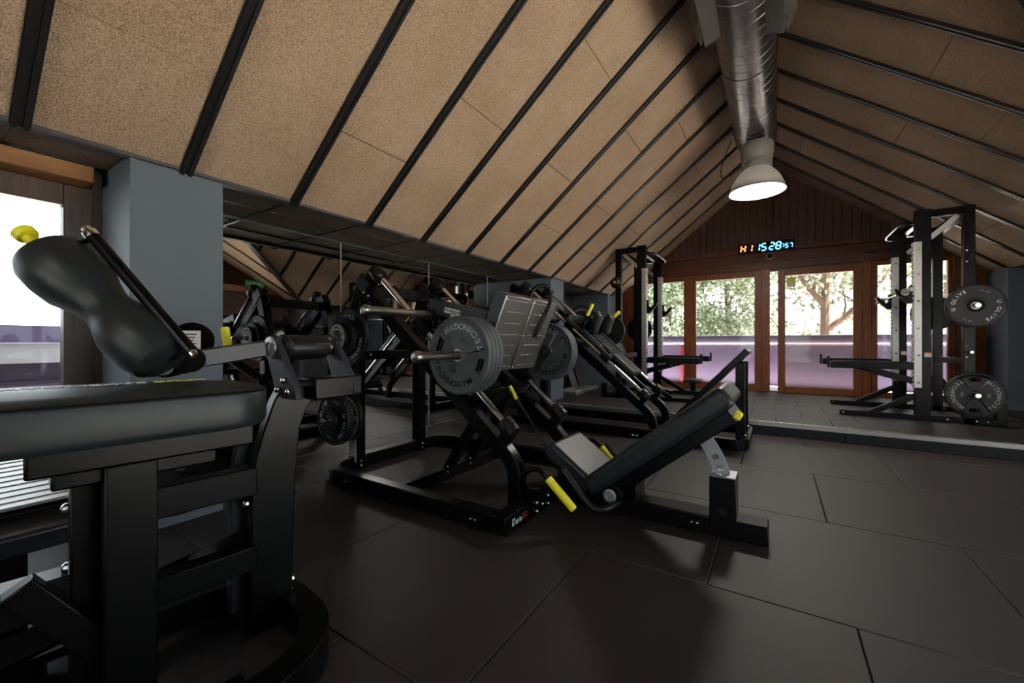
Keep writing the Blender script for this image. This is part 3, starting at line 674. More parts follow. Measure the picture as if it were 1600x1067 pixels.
# ------------------------------------------------------------------ leg press
YC = 2.41
lp = thing('leg_press', (-1.5, YC, 0), 'black plate loaded leg press with ribbed steel footplate and yellow grips', 'leg press')
def arc_pts(cx, cy, r, a0, a1, n=8): return [(cx + r * math.cos(a0 + (a1 - a0) * k / n), cy + r * math.sin(a0 + (a1 - a0) * k / n)) for k in range(n + 1)]
pth = [(-1.24, 1.78)] + arc_pts(-2.60, 2.0, .22, -PI / 2, -PI, 8) + arc_pts(-2.60, 2.82, .22, PI, PI / 2, 8) + [(-1.24, 3.04)]
MB().sweep([(x, y, .052) for x, y in pth], .1, .08, (0, 0, 1)).build('base_frame', 'black', lp, bevel=.006)
cb = MB().box(-1.25, -1.16, 1.74, 3.08, .004, .1).build('front_crossbar', 'black', lp, bevel=.005)
MB().box(-1.16, -1.1595, 1.80, 1.975, .03, .075).build('warning_label', 'ink', cb, smooth=False)
mb = MB()
for k, (a, b) in enumerate(((1.802, 1.822), (1.835, 1.86), (1.872, 1.897))):
    mb.box(-1.1595, -1.159, a, b, .035, .058)
mb.box(-1.1595, -1.159, 1.804, 1.83, .062, .073)
mb.build('pictogram', 'grey_ink_and_glare', cb, smooth=False)
MB().box(-1.1595, -1.159, 1.912, 1.92, .036, .068).box(-1.1595, -1.159, 1.94, 1.948, .04, .07).build('red_pictogram', 'red', cb, smooth=False)
bolts([(-1.159, y, z) for y in (2.06, 2.2) for z in (.03, .078)] + [(-1.159, 2.13, .05)], (1, 0, 0), .013, lp)
MB().box(-2.09, -2.01, 1.82, 3.0, .006, .085).build('middle_crossbar', 'black', lp, bevel=.005)
MB().box(-1.18, -.03, 2.34, 2.48, .006, .1).build('spine_beam', 'black', lp, bevel=.006)
MB().box(-.034, -.028, 2.345, 2.475, .01, .096).build('end_cap', 'rubber', lp, bevel=.003)
for x, y in ((-1.36, 1.735), (-2.45, 1.735), (-.36, 2.335)):
    t = MB().box(x - .032, x + .032, y - .008, y + .006, 0, .07).build('foot_tab', 'black', lp, bevel=.003)
    bolts([(x - .014, y - .008, .055), (x + .014, y - .008, .055)], (0, -1, 0), .006, t)
SL = .868                                   # slope of the guide rods
def rod_z(x): return .485 - (x + 1.36) * SL
for s_, y in (('near', 2.075), ('far', 2.745)):
    leg = [(-1.30, y, .0), (-1.30, y, .18), (-1.31, y, .245), (-1.34, y, .30), (-1.39, y, .35), (-1.47, y, .405)]
    MB().sweep(leg + [(-2.70, y, 1.43)], .075, .09, (0, 1, 0)).build('guide_beam', 'black', lp, bevel=.006)
    MB().sweep([(-2.80, y, 0), (-2.80, y, 1.08), (-2.795, y, 1.18), (-2.78, y, 1.28), (-2.75, y, 1.37), (-2.70, y, 1.46)], .08, .1, (0, 1, 0)).build('rear_upright', 'black', lp, bevel=.006)
    MB().beam((-2.74, y, 1.50), (-2.64, y, 1.415), .09, .1).build('top_bracket', 'dgrey', lp, bevel=.004)
    ru = MB().cyl((-2.53, y, rod_z(-2.53)), (-1.36, y, rod_z(-1.36)), .0215, 24).build('guide_rod', 'chrome', lp)
    d = V(1, 0, -SL).normalized(); up = V(SL, 0, 1).normalized()
    for xx, sg in ((-2.535, -1), (-1.375, 1)):
        p = V(xx, y, rod_z(xx)); a = p - d * .03 * sg
        MB().lathe([(0, .05), (.01, .055), (.055, .055), (.06, .05), (.1, .05), (.105, .044)], a, d * sg, 28).build('bumper', 'rubber', lp)
        MB().obox(p + d * sg * .05 - up * .06, d * .035, V(0, .035, 0), up * .05).build('bumper_bracket', 'black', lp, bevel=.004)
    bolts([(-2.66 + .05 * k, y - .04, 1.385 - .03 * k) for k in range(2)], (0, -1, 0), .012, lp)
    bolts([(-2.755, y, .065), (-2.755, y, .03)], (1, 0, 0), .011, lp)
    yb = 2.28 if y < YC else 2.54
    MB().beam((-2.03, yb, .07), (-1.65, yb, .62), .06, .06).build('diagonal_brace', 'black', lp, bevel=.004)
    bolts([(-2.0, yb - .031, .06), (-2.0, yb - .031, .1)], (0, -1, 0), .011, lp)
MB().box(-2.72, -2.63, 2.11, 2.71, 1.36, 1.45).build('top_crossbar', 'black', lp, bevel=.005)
MB().box(-2.83, -2.76, 2.11, 2.71, .86, .935).build('rear_crossbar', 'black', lp, bevel=.005)
MB().box(-2.856, -2.755, 2.034, 2.0345, .06, .28).build('instruction_label', 'lining', lp, smooth=False)
MB().box(-2.85, -2.76, 2.0335, 2.034, .262, .278).build('label_header', 'orange', lp, smooth=False)
mb = MB()
for k in range(18): mb.box(-2.845, -2.765 - .01 * (k % 3), 2.0335, 2.034, .07 + .0102 * k, .074 + .0102 * k)
tag(mb.build('label_text', 'plate', lp, smooth=False), None, None, kind='stuff')
bolts([(-2.75, 2.41 + k, .9) for k in (-.25, .25)], (1, 0, 0), .012, lp)
# storage horns on the near upright
for z in (1.04, .42): MB().cyl((-2.8, 2.04, z), (-2.8, 1.79, z), .02, 20).lathe([(0, .024), (.012, .024), (.02, .016), (.022, .003)], (-2.8, 1.79, z), (0, -1, 0), 20).build('storage_horn', 'chrome', lp)
for z in (1.04,): MB().cyl((-2.8, 2.78, z), (-2.8, 3.0, z), .02, 20).build('storage_horn', 'chrome', lp)
# sled with footplate
sl = MB()
for y in (2.15, 2.67):
    sl.beam((-2.06, y, 1.262), (-1.55, y, 1.145), .1, .105)
sb = sl
MB().beam((-2.06, 2.15, 1.262), (-1.5, 2.15, 1.135), .1, .105).build('sled_beam', 'dgrey', lp, bevel=.005)
MB().beam((-2.06, 2.67, 1.262), (-1.5, 2.67, 1.135), .1, .105).build('sled_beam', 'dgrey', lp, bevel=.005)
bd = thing_badge = MB(); ax = V(.56, 0, -.127).normalized()
c0 = V(-1.83, 2.0985, 1.208)
bd.obox(c0, ax * .07, V(0, .0006, 0), V(.127, 0, .56).normalized() * .018).obox(c0 + ax * .012 - V(0, 0, .022), ax * .03, V(0, .0006, 0), V(.127, 0, .56).normalized() * .012).build('badge', 'white_ink', lp, smooth=False)
mb = MB(); flat_text(mb, 'TECHNOGYM', .022, c0 + V(0, -.001, 0), ax, V(.127, 0, .56)); mb.build('badge_lettering', 'ink', lp, smooth=False)
for y in (2.075, 2.745):
    for x in (-2.08, -1.66):
        p = V(x, y, rod_z(x)); d = V(1, 0, -SL).normalized()
        MB().cyl(p - d * .07, p + d * .07, .04, 20).build('linear_bearing', 'black', lp)
    MB().beam((-2.06, y + (.05 if y < YC else -.05), 1.09), (-1.66, y + (.05 if y < YC else -.05), .745), .06, .07).build('sled_rail', 'black', lp, bevel=.004)
    MB().beam((-2.02, y + (.05 if y < YC else -.05), 1.24), (-2.06, y + (.05 if y < YC else -.05), 1.07), .05, .08).build('sled_riser', 'black', lp, bevel=.004)
    MB().beam((-1.53, y + (.05 if y < YC else -.05), 1.12), (-1.66, y + (.05 if y < YC else -.05), .76), .05, .1).build('sled_riser', 'black', lp, bevel=.004)
for (x, z, r_) in ((-1.53, .927, .0245), (-2.02, 1.192, .0245)):
    for s_ in (-1, 1):
        y0, y1 = YC + s_ * .34, YC + s_ * (.905 if x > -1.8 else .84)
        MB().cyl((x, y0, z), (x, y1, z), r_, 24).lathe([(0, .03), (.02, .032), (.035, .026), (.042, .01)], (x, y1, z), (0, s_, 0), 24).build('plate_horn', 'steel', lp)
        MB().cyl((x, YC + s_ * (.28 if x < -1.8 else .337), z), (x, YC + s_ * (.34 if x < -1.8 else .44), z), .04, 24).build('horn_collar', 'rubber', lp)
mb = MB()
flat_text(mb, 'PURE', .03, (-2.0685, 2.15, 1.262), (0, -1, 0), (.2, 0, 1)); mb.build('yellow_mark', 'yellow', lp, smooth=False)
TP, BP = V(-1.375, 0, 1.292), V(-1.577, 0, .807)
along = (TP - BP).normalized(); nrm = V(along.z, 0, -along.x)
LH = (TP - BP).length
MB().obox((TP + BP) / 2 - nrm * .05 + V(0, YC, 0), along * LH / 2, V(0, .335, 0), nrm * .04).build('footplate_box', 'dgrey', lp, bevel=.005)
for s_ in (-1, 1): MB().beam((-1.56, YC + s_ * .26, 1.14), (-1.50, YC + s_ * .26, 1.12), .1, .1).build('footplate_mount', 'black', lp)
for s_ in (-1, 1):
    fpp = MB().obox((TP + BP) / 2 + V(0, YC + s_ * .171, 0), along * (LH / 2 - .004), V(0, .1635, 0), nrm * .006).build('tread_plate', 'brushed', lp, bevel=.003)
    for k in range(7):
        q = BP + along * (LH * (.07 + .145 * k)) + nrm * .0065 + V(0, YC + s_ * .171, 0)
        MB().obox(q, along * .0045, V(0, .105, 0), nrm * .005).build('tread_ridge', 'brushed', fpp, bevel=.002, seg=1)
    bolts([BP + along * LH * t + nrm * .006 + V(0, YC + s_ * .169 + e, 0) for t in (.05, .5, .95) for e in (-.15, .15)], nrm, .006, fpp)
MB().obox((TP + BP) / 2 - nrm * .003 + V(0, YC, 0), along * (LH / 2 - .003), V(0, .0074, 0), nrm * .006).build('gap_shade_strip', 'ink', lp, smooth=False)  # black strip added so the gap between the treads looks shaded
MB().tube(smooth_path([(-1.44, 2.44, 1.22), (-1.425, 2.445, 1.31), (-1.40, 2.46, 1.37), (-1.36, 2.50, 1.395), (-1.325, 2.54, 1.365), (-1.32, 2.55, 1.31), (-1.345, 2.55, 1.24), (-1.44, 2.53, 1.04)], 6), .0145, 14).build('safety_handle', 'black', lp)
MB().cyl((-1.362, 2.547, 1.205), (-1.443, 2.53, 1.035), .0185, 16).build('handle_sleeve', 'rubber', lp)
# release lever
MB().cyl((-1.53, 2.35, .70), (-1.475, 2.35, .615), .013, 14).build('lever_grip', 'yellow', lp)
MB().tube(smooth_path([(-1.56, 2.35, .75), (-1.5, 2.35, .66), (-1.42, 2.36, .54), (-1.33, 2.36, .42), (-1.27, 2.36, .34), (-1.17, 2.36, .25)], 5), .009, 8).build('lever_rod', 'black', lp)
MB().beam((-1.62, 2.1, .66), (-1.62, 2.72, .66), .08, .06, (1, 0, 0)).build('stop_crossbar', 'black', lp, bevel=.004)
# seat
sd = V(.815, 0, -.58); sn2 = V(.58, 0, .815)
MB().obox(V(-1.03, YC, .262), sd * .17, V(0, .21, 0), sn2 * .05).build('seat_pad', 'pad', lp, bevel=.026, seg=4)
MB().obox(V(-1.045, YC, .20), sd * .15, V(0, .15, 0), sn2 * .02).build('seat_plate', 'black', lp, bevel=.004)
MB().box(-1.14, -1.04, 2.345, 2.475, .08, .26).build('seat_post', 'black', lp)
# backrest
A, B = V(-.90, YC, .171), V(-.188, YC, .752)
bdv = (B - A).normalized(); bn = V(-bdv.z, 0, bdv.x)
bp = MB().obox((A + B) / 2, bdv * (B - A).length / 2, V(0, .25, 0), bn * .055).build('back_pad', 'pad', lp, bevel=.03, seg=4)
MB().obox((A + B) / 2 - bdv * .16 + bn * .002, bdv * .0012, V(0, .2508, 0), bn * .04).build('seam', 'ink', bp, smooth=False)
MB().obox((A + B) / 2 - bn * .09 + bdv * .02, bdv * .38, V(0, .17, 0), bn * .034).build('backrest_frame', 'black', lp, bevel=.006)
MB().lathe([(0, .062), (.03, .062), (.034, .056)], (-.761, YC - .20, .164), (0, -1, 0), 28).build('pivot_housing', 'black', lp)
MB().cyl((-.761, YC - .24, .164), (-.761, YC + .24, .164), .055, 24).build('pivot_tube', 'black', lp)
MB().lathe([(0, .036), (.006, .036), (.008, .03), (.008, .02), (.005, .018), (.005, .001)], (-.761, YC - .242, .164), (0, -1, 0), 28).build('pivot_cap', 'alu', lp)
MB().box(-.86, -.66, 2.32, 2.50, .004, .2).build('pivot_block', 'black', lp, bevel=.006)
for s_ in (-1,): MB().beam((-.14, YC + s_ * .225, .675), (-.158, YC + s_ * .225, .64), .04, .035).build('yellow_stop', 'yellow', lp, bevel=.008)
PV = V(-.761, 0, .164)
vs = []; fs = []; na = 9; rr = [.508, .528, .562, .582]
for y in (2.398, 2.422):
    for r_ in rr:
        for k in range(na + 1):
            a = math.radians(8 + (36 - 8) * k / na); vs.append(V(PV.x + r_ * math.cos(a), y, PV.z + r_ * math.sin(a)))
W_ = na + 1; off = 4 * W_
holes = {(1, 3), (1, 5)}
for i in range(3):
    for k in range(na):
        a, b, c, d = i * W_ + k, i * W_ + k + 1, (i + 1) * W_ + k + 1, (i + 1) * W_ + k
        if (i, k) in holes:
            for e, f_ in ((a, b), (b, c), (c, d), (d, a)): fs.append((e, f_, f_ + off, e + off))
            continue
        fs += [(a, b, c, d), (a + off, d + off, c + off, b + off)]
for k in range(na):
    fs += [(k, k + 1, k + 1 + off, k + off), (3 * W_ + k, 3 * W_ + k + off, 3 * W_ + k + 1 + off, 3 * W_ + k + 1)]
for i in range(3): fs += [(i * W_, i * W_ + off, (i + 1) * W_ + off, (i + 1) * W_), (i * W_ + na, (i + 1) * W_ + na, (i + 1) * W_ + na + off, i * W_ + na + off)]
MB().add(vs, fs).build('adjustment_arc', 'alu', lp, smooth=False)
ps = MB().box(-.29, -.167, 2.335, 2.485, .006, .31).build('support_post', 'black', lp, bevel=.005)
MB().box(-.288, -.169, 2.337, 2.483, .308, .314).build('post_cap', 'alu', ps, bevel=.002)
for z, m_ in ((.245, 'black'), (.135, 'rubber')): MB().lathe([(0, .02), (.006, .02), (.006, .013), (.002, .012), (.002, .001)], (-.228, 2.335, z), (0, -1, 0), 20).build('pin_ring', m_, ps)
for s_ in (-1, 1):
    y = YC + s_ * .41
    MB().tube(smooth_path([(-1.22, YC + s_ * .06, .06), (-1.235, YC + s_ * .3, .12), (-1.225, y - s_ * .02, .2), (-1.19, y, .265), (-1.13, y, .292), (-1.08, y, .275), (-1.045, y, .245), (-.905, y, .122)], 6), .0145, 12).build('handle_tube', 'black', lp)
    MB().lathe([(0, .018), (.004, .0225), (.2, .0225), (.208, .018)], (-1.052, y, .252), V(.155, 0, -.137), 18).build('yellow_grip', 'yellow', lp)
    y2 = YC + s_ * .345
    MB().tube(smooth_path([(-.995, y2, .295), (-.93, y2, .225), (-.85, y2, .145), (-.8, y2, .118), (-.75, y2 - s_ * .04, .12), (-.72, y2 - s_ * .14, .13)], 6), .018, 12).build('side_guard', 'rubber', lp)
# plates on the sled and on the storage horns
Y0 = [1.8165, 1.8525, 1.8885, 1.9245]
for k, y in enumerate(Y0):
    weight_plate((-1.53, y, .927), (0, -1, 0), .227, .033, math.radians(-22), ['outermost grey plate on the near sled horn, bar end showing', 'second grey plate from outside on the near sled horn', 'third grey plate from outside on the near sled horn', 'innermost grey plate on the near sled horn beside the footplate'][k], group='plates on the leg press sled')
for k, y in enumerate((2.895, 2.931, 2.967)):
    weight_plate((-1.53, y, .927), (0, -1, 0), .227, .033, math.radians(28), ['innermost grey plate on the far sled horn right of the footplate', 'middle grey plate on the far sled horn', 'outermost grey plate on the far sled horn'][k], group='plates on the leg press sled')
weight_plate((-2.8, 2.00, 1.04), (0, -1, 0), .222, .034, math.radians(30), 'large dark plate on the upper storage horn of the leg press', 'plate_dark', 'dark')
weight_plate((-2.8, 1.95, 1.04), (0, -1, 0), .155, .045, 0, 'medium black plate on the upper storage horn of the leg press', 'plate_dark', 'plain')
weight_plate((-2.8, 1.905, 1.04), (0, -1, 0), .112, .03, 0, 'small plate with pale lettered ring on the upper storage horn', 'plate_dark', 'ring')
weight_plate((-2.8, 1.985, .42), (0, -1, 0), .185, .035, 0, 'pale ringed plate deepest on the lower storage horn', 'plate_dark', 'ring')
weight_plate((-2.8, 1.88, .42), (0, -1, 0), .195, .055, math.radians(70), 'black bumper plate with white lettering on the lower storage horn', 'plate_dark', 'bumper')
weight_plate((-2.8, 1.838, .42), (0, -1, 0), .09, .026, 0, 'small dark plate in front on the lower storage horn', 'plate_dark', 'plain')

# ------------------------------------------------------------------ hack squat in front of the step
HY = 4.75
hs = thing('hack_squat', (-1.5, HY, 0), 'black hack squat machine with slanted rails and yellow handles before the step', 'hack squat')
HS = .86
def hz(x): return .44 - (x + 1.17) * HS
for s_ in (-1, 1):
    y = HY + s_ * .3
    MB().sweep([(-1.08, y, .03), (-1.08, y, .1), (-1.10, y, .19), (-1.15, y, .26), (-1.22, y, .32), (-2.86, y, .32 + 1.64 * HS)], .07, .085, (0, 1, 0)).build('guide_beam', 'black', hs, bevel=.006)
    MB().cyl((-2.62, y, hz(-2.62)), (-1.17, y, hz(-1.17)), .02, 20).build('guide_rod', 'chrome', hs)
    d = V(1, 0, -HS).normalized()
    for x, sg in ((-2.63, -1), (-1.19, 1)):
        p = V(x, y, hz(x)); MB().lathe([(0, .046), (.01, .052), (.06, .052), (.065, .047), (.1, .047), (.105, .04)], p - d * .03 * sg, d * sg, 24).build('bumper', 'rubber', hs)
        MB().obox(p + d * sg * .05 - V(HS, 0, 1).normalized() * .06, d * .03, V(0, .032, 0), V(HS, 0, 1).normalized() * .05).build('bumper_bracket', 'black', hs, bevel=.003)
    MB().sweep([(-2.72, y, 0), (-2.72, y, 1.3), (-2.74, y, 1.45), (-2.8, y, 1.6), (-2.86, y, 1.7)], .07, .09, (0, 1, 0)).build('rear_upright', 'black', hs, bevel=.005)
    MB().box(-2.78, -.3, y + s_ * .12 - .035, y + s_ * .12 + .035, .005, .1).build('base_rail', 'black', hs, bevel=.005)
    MB().box(-1.12, -1.04, y - .035, y + s_ * .12, .004, .095).build('rail_foot', 'black', hs, bevel=.004) if s_ > 0 else MB().box(-1.12, -1.04, y + s_ * .12, y + .035, .004, .095).build('rail_foot', 'black', hs, bevel=.004)
    bolts([(-1.26, y + s_ * .155 if s_ > 0 else y - .155, .03 + 0 * k) for k in (0,)] + [(-1.22, y + s_ * .155 if s_ > 0 else y - .155, .03)], (0, s_, 0), .012, hs)
    # carriage bearings and rails
    for x in (-2.05, -1.62):
        p = V(x, y, hz(x)); MB().cyl(p - d * .06, p + d * .06, .036, 18).build('linear_bearing', 'black', hs)
    MB().beam((-2.1, y + .0, hz(-2.1) + .055), (-1.55, y, hz(-1.55) + .055), .05, .04).build('carriage_rail', 'dgrey', hs, bevel=.004)
    yi = HY + s_ * .2
    MB().obox(V(-1.755, yi, 1.235), V(.035, 0, -.045).normalized() * .045 * 1.2, V(0, .062, 0), V(.05, 0, .12).normalized() * .115).build('shoulder_pad', 'pad', hs, bevel=.03, seg=4)
    MB().beam((-1.86, yi, 1.14), (-1.80, yi, 1.28), .05, .05).build('pad_bracket', 'black', hs)
    hb = V(-1.885 if s_ < 0 else -1.79, HY + s_ * .25, 1.25 if s_ < 0 else 1.24); he = V(-1.79 if s_ < 0 else -1.64, HY + s_ * .25, 1.435 if s_ < 0 else 1.375)
    MB().tube([V(-1.95, HY + s_ * .25, 1.12), hb, he], .013, 10).build('handle_tube', 'black', hs)
    MB().lathe([(0, .017), (.006, .021), (.14, .021), (.148, .017)], he - (he - hb).normalized() * .135, he - hb, 16).build('yellow_grip', 'yellow', hs)
    MB().cyl((-2.2, y, 1.28), (-2.2, HY + s_ * .66, 1.28), .0245, 20).build('plate_horn', 'steel', hs)
    MB().cyl((-2.2, HY + s_ * .31, 1.28), (-2.2, HY + s_ * .37, 1.28), .038, 20).build('horn_collar', 'rubber', hs)
for x, z, h_ in ((-2.1, hz(-2.1) + .06, .07), (-1.6, hz(-1.6) + .06, .06)):
    MB().box(x - .035, x + .035, HY - .3, HY + .3, z - h_ / 2, z + h_ / 2).build('carriage_crossbar', 'black', hs, bevel=.004)
MB().box(-2.9, -2.82, HY - .3, HY + .3, 1.66, 1.75).build('top_crossbar', 'black', hs, bevel=.004)
MB().box(-2.76, -2.68, HY - .42, HY + .42, .005, .09).build('rear_crossbar', 'black', hs, bevel=.004)
for x in (-2.5, -1.95): MB().box(x - .03, x + .03, HY - .3, HY + .3, hz(x) - .17, hz(x) - .11).build('guide_tie', 'black', hs)
hd = V(.5, 0, -.44).normalized(); hn = V(.44, 0, .5).normalized()
MB().obox(V(-1.595, HY, .858), hd * .34, V(0, .15, 0), hn * .035).build('back_pad', 'pad', hs, bevel=.025, seg=4)
MB().obox(V(-1.625, HY, .81), hd * .3, V(0, .1, 0), hn * .02).build('pad_plate', 'black', hs, bevel=.004)
mb = MB(); flat_text(mb, 'TECHNOGYM', .05, V(-1.78, HY - .3, 1.03) + hn * .032 + V(0, -.0, .0), hd, V(0, 1, 0)); mb.build('rail_lettering', 'grey_ink_and_glare', hs, smooth=False)
# footplate, its posts and the base end
fd = V(.61, 0, .70).normalized()
MB().beam((-.90, HY, .19), (-.225, HY, .925), .62, .055).build('footplate', 'black', hs, bevel=.008)
for k in range(6):
    p = V(-.90, HY, .19) + (V(-.225, HY, .925) - V(-.90, HY, .19)) * (.14 + .145 * k) + V(-.735, 0, .675).normalized() * .028
    MB().obox(p, fd * .004, V(0, .25, 0), V(-.735, 0, .675).normalized() * .004).build('grip_strip', 'rubber', hs)
for s_ in (-1, 1):
    MB().box(-.325, -.245, HY + s_ * .26 - .035, HY + s_ * .26 + .035, .05, .80).build('footplate_post', 'black', hs, bevel=.004)
    MB().beam((-.95, HY + s_ * .26, .09), (-.80, HY + s_ * .26, .27), .05, .05).build('lower_strut', 'black', hs)
    bolts([(-.245, HY + s_ * .26, .07), (-.245, HY + s_ * .26, .11)], (1, 0, 0), .012, hs)
pth = [(-.5, HY - .42)] + arc_pts(-.36, HY - .3, .12, -PI / 2, 0, 5) + arc_pts(-.36, HY + .3, .12, 0, PI / 2, 5) + [(-.5, HY + .42)]
MB().sweep([(x, y, .05) for x, y in pth], .09, .07, (0, 0, 1)).build('base_end', 'black', hs, bevel=.005)
weight_plate((-2.2, HY + .41, 1.28), (0, -1, 0), .227, .033, .3, 'dark plate on the far carriage horn of the hack squat', 'plate_dark', 'dark')
weight_plate((-1.86, HY + .56, 1.16), (0, -1, 0), .2, .05, .3, 'black bumper plate behind the shoulder pads of the hack squat', 'plate_dark', 'plain')
MB().cyl((-1.86, HY + .34, 1.16), (-1.86, HY + .62, 1.16), .02, 16).build('storage_horn', 'steel', hs)
MB().beam((-1.86, HY + .34, 1.16), (-1.95, HY + .34, 1.05), .05, .06).build('horn_bracket', 'black', hs)

# ------------------------------------------------------------------ two half racks on the platform
def make_rack(loc, label):
    L = Vector(loc); r = thing('half_rack', loc, label, 'power rack', 'half racks on the platform')
    def bx(nm, x0, x1, y0, y1, z0, z1, m='black', bv=.004, parent=None): return MB().box(L.x + x0, L.x + x1, L.y + y0, L.y + y1, L.z + z0, L.z + z1).build(nm, m, parent or r, bevel=bv)
    for s_ in (-1, 1):
        y = .5 * s_
        bx('front_upright', -.055, .075, y - .04, y + .04, 0, 2.33)
        bx('rear_upright', .32, .41, y - .035, y + .035, 0, 2.32)
        bx('top_beam', .07, .33, y - .03, y + .03, 2.24, 2.32)
        pl = bx('hole_plate', -.066, -.0, y - .045, y + .045, .36, 1.98, 'brushed', .002)
        mb = MB()
        for k in range(32):
            z = .385 + .0505 * k; mb.box(L.x - .076, L.x - .064, L.y + y - .03, L.y + y + .03, L.z + z, L.z + z + .024)
        tag(mb.build('hole_teeth', 'brushed', pl, smooth=False), None, None, kind='stuff')
        bolts([(L.x - .03, L.y + y - .046, L.z + z) for z in (.42, .72, 1.02, 1.32, 1.62, 1.9)], (0, -1, 0), .012, pl)
        bx('base_beam', -.70, .64, y - .035, y + .035, 0, .06)
        MB().beam(L + V(-.42, y, .05), L + V(-.04, y, .27), .05, .06).build('foot_brace', 'black', r, bevel=.004)
        bx('foot_cap', -.712, -.698, y - .03, y + .03, .004, .056, 'rubber')
        bolts([(L.x + x_, L.y + y - .036, L.z + .03) for x_ in (-.68, .2, .42, .5)], (0, -1, 0), .011, r)
        # spotter arm
        a = bx('spotter_arm', -.80, -.05, y - .03, y + .03, .555, .635)
        MB().beam(L + V(-.42, y, .54), L + V(-.06, y, .43), .045, .075).build('arm_brace', 'black', a, bevel=.004)
        bx('arm_stop', -.83, -.805, y - .02, y + .02, .56, .70, parent=a); bx('arm_liner', -.78, -.09, y - .022, y + .022, .634, .646, 'rubber', parent=a)
        bx('arm_clip', -.47, -.40, y - .034, y + .034, .54, .6, parent=a)
        # j hook
        j = MB().prism([(-.07, 1.50), (-.07, 1.30), (-.11, 1.30), (-.2, 1.40), (-.23, 1.46), (-.205, 1.47), (-.13, 1.385), (-.1, 1.40), (-.1, 1.50)], 'y', y - .03, y + .03)
        j.v = [p + L for p in j.v]; j.build('bar_hook', 'black', r, bevel=.004)
        # pegs on the rear uprights
        for z in (1.78, 1.24, .76, .32):
            MB().cyl(L + V(.365, y + s_ * .03, z), L + V(.365, y + s_ * (.10 if z in (1.78, .76) else .26), z), .022 if z in (1.24, .32) else .014, 16).build('plate_peg', 'chrome', r)
            bolts([(L.x + .345, L.y + y + s_ * .036, L.z + z + e) for e in (-.06, .06)], (0, s_, 0), .011, r)
        bx('rear_foot', .56, .64, y - .035, y + .035, .05, .22)
        bx('warning_label', .02, .0755, y - .0405, y - .04, .70, .75, 'lining', 0); bx('label_band', .02, .0755, y - .041, y - .0405, .735, .75, 'orange', 0)
    bx('top_crossbar', .33, .40, -.47, .47, 2.22, 2.31); bx('front_crossbar', .0, .06, -.46, .46, 2.23, 2.31)
    bx('base_crossbar', .50, .58, -.47, .47, .0, .07); bx('rear_tie', .33, .39, -.47, .47, .62, .69)
    for s_ in (-1, 1): MB().beam(L + V(.08, s_ * .46, 2.02), L + V(.30, s_ * .46, 2.24), .012, .05).build('gusset', 'brushed', r)
    # pull up bar above the front uprights
    MB().tube(smooth_path([L + V(-.02, -.46, 2.2), L + V(-.14, -.4, 2.22), L + V(-.16, 0, 2.22), L + V(-.14, .4, 2.22), L + V(-.02, .46, 2.2)], 6), .016, 10).build('pull_up_bar', 'black', r)
    return r
rk = make_rack((1.36, 6.8, PZ), 'half rack on the right of the platform, arms pointing left')
r2 = copy_tree(rk); r2.location = (-1.70, 6.8, PZ); r2.rotation_euler = (0, 0, PI); r2['label'] = 'half rack on the left of the platform, arms pointing right'
weight_plate((1.725, 6.13, PZ + 1.24), (0, -1, 0), .222, .055, 1.15, 'black bumper plate with white lettering high on the right rack', 'plate_dark', 'bumper')
weight_plate((1.725, 6.13, PZ + .32), (0, -1, 0), .227, .04, PI / 2, 'dark lettered plate low on the right rack', 'plate_dark', 'dark')
weight_plate((1.725, 7.46, PZ + 1.24), (0, 1, 0), .222, .055, 0, 'black plate high on the window side of the right rack', 'plate_dark', 'plain')
weight_plate((1.725, 7.44, PZ + .32), (0, 1, 0), .12, .03, 0, 'small black plate low on the window side of the right rack', 'plate_dark', 'plain')
weight_plate((-2.065, 6.16, PZ + .76), (0, -1, 0), .14, .03, 0, 'small plate with pale lettered ring on the left rack', 'plate_dark', 'ring')
weight_plate((-2.065, 7.45, PZ + 1.10), (0, 1, 0), .222, .05, 0, 'black bumper plate on the window side of the left rack', 'plate_dark', 'plain')
bl = thing('ball_weight', (-2.065, 6.2, PZ + 1.78), 'black ball on the upper peg of the left rack', 'ball')
MB().lathe([(.09 - .09 * math.cos(a * PI / 12), .09 * math.sin(a * PI / 12)) for a in range(13)], (-2.065, 6.27, PZ + 1.78), (0, -1, 0), 24, caps=False).build('ball', 'rubber', bl)
MB().lathe([(0, .02), (.004, .02), (.006, .012)], (-2.065, 6.093, PZ + 1.78), (0, -1, 0), 14).build('boss', 'zinc', bl)
bb = thing('barbell', (1.2, 6.8, PZ + 1.45), 'steel barbell resting in the hooks of the right rack', 'barbell')
MB().cyl((1.215, 6.22, PZ + 1.425), (1.215, 7.38, PZ + 1.425), .014, 14).build('shaft', 'chrome', bb)
for s_ in (-1, 1):
    y = 6.8 + s_ * .58; MB().cyl((1.215, y, PZ + 1.425), (1.215, y + s_ * .30, PZ + 1.425), .025, 18).build('sleeve', 'steel', bb)
    MB().cyl((1.215, y - s_ * .015, PZ + 1.425), (1.215, y + s_ * .012, PZ + 1.425), .037, 18).build('collar', 'steel', bb)
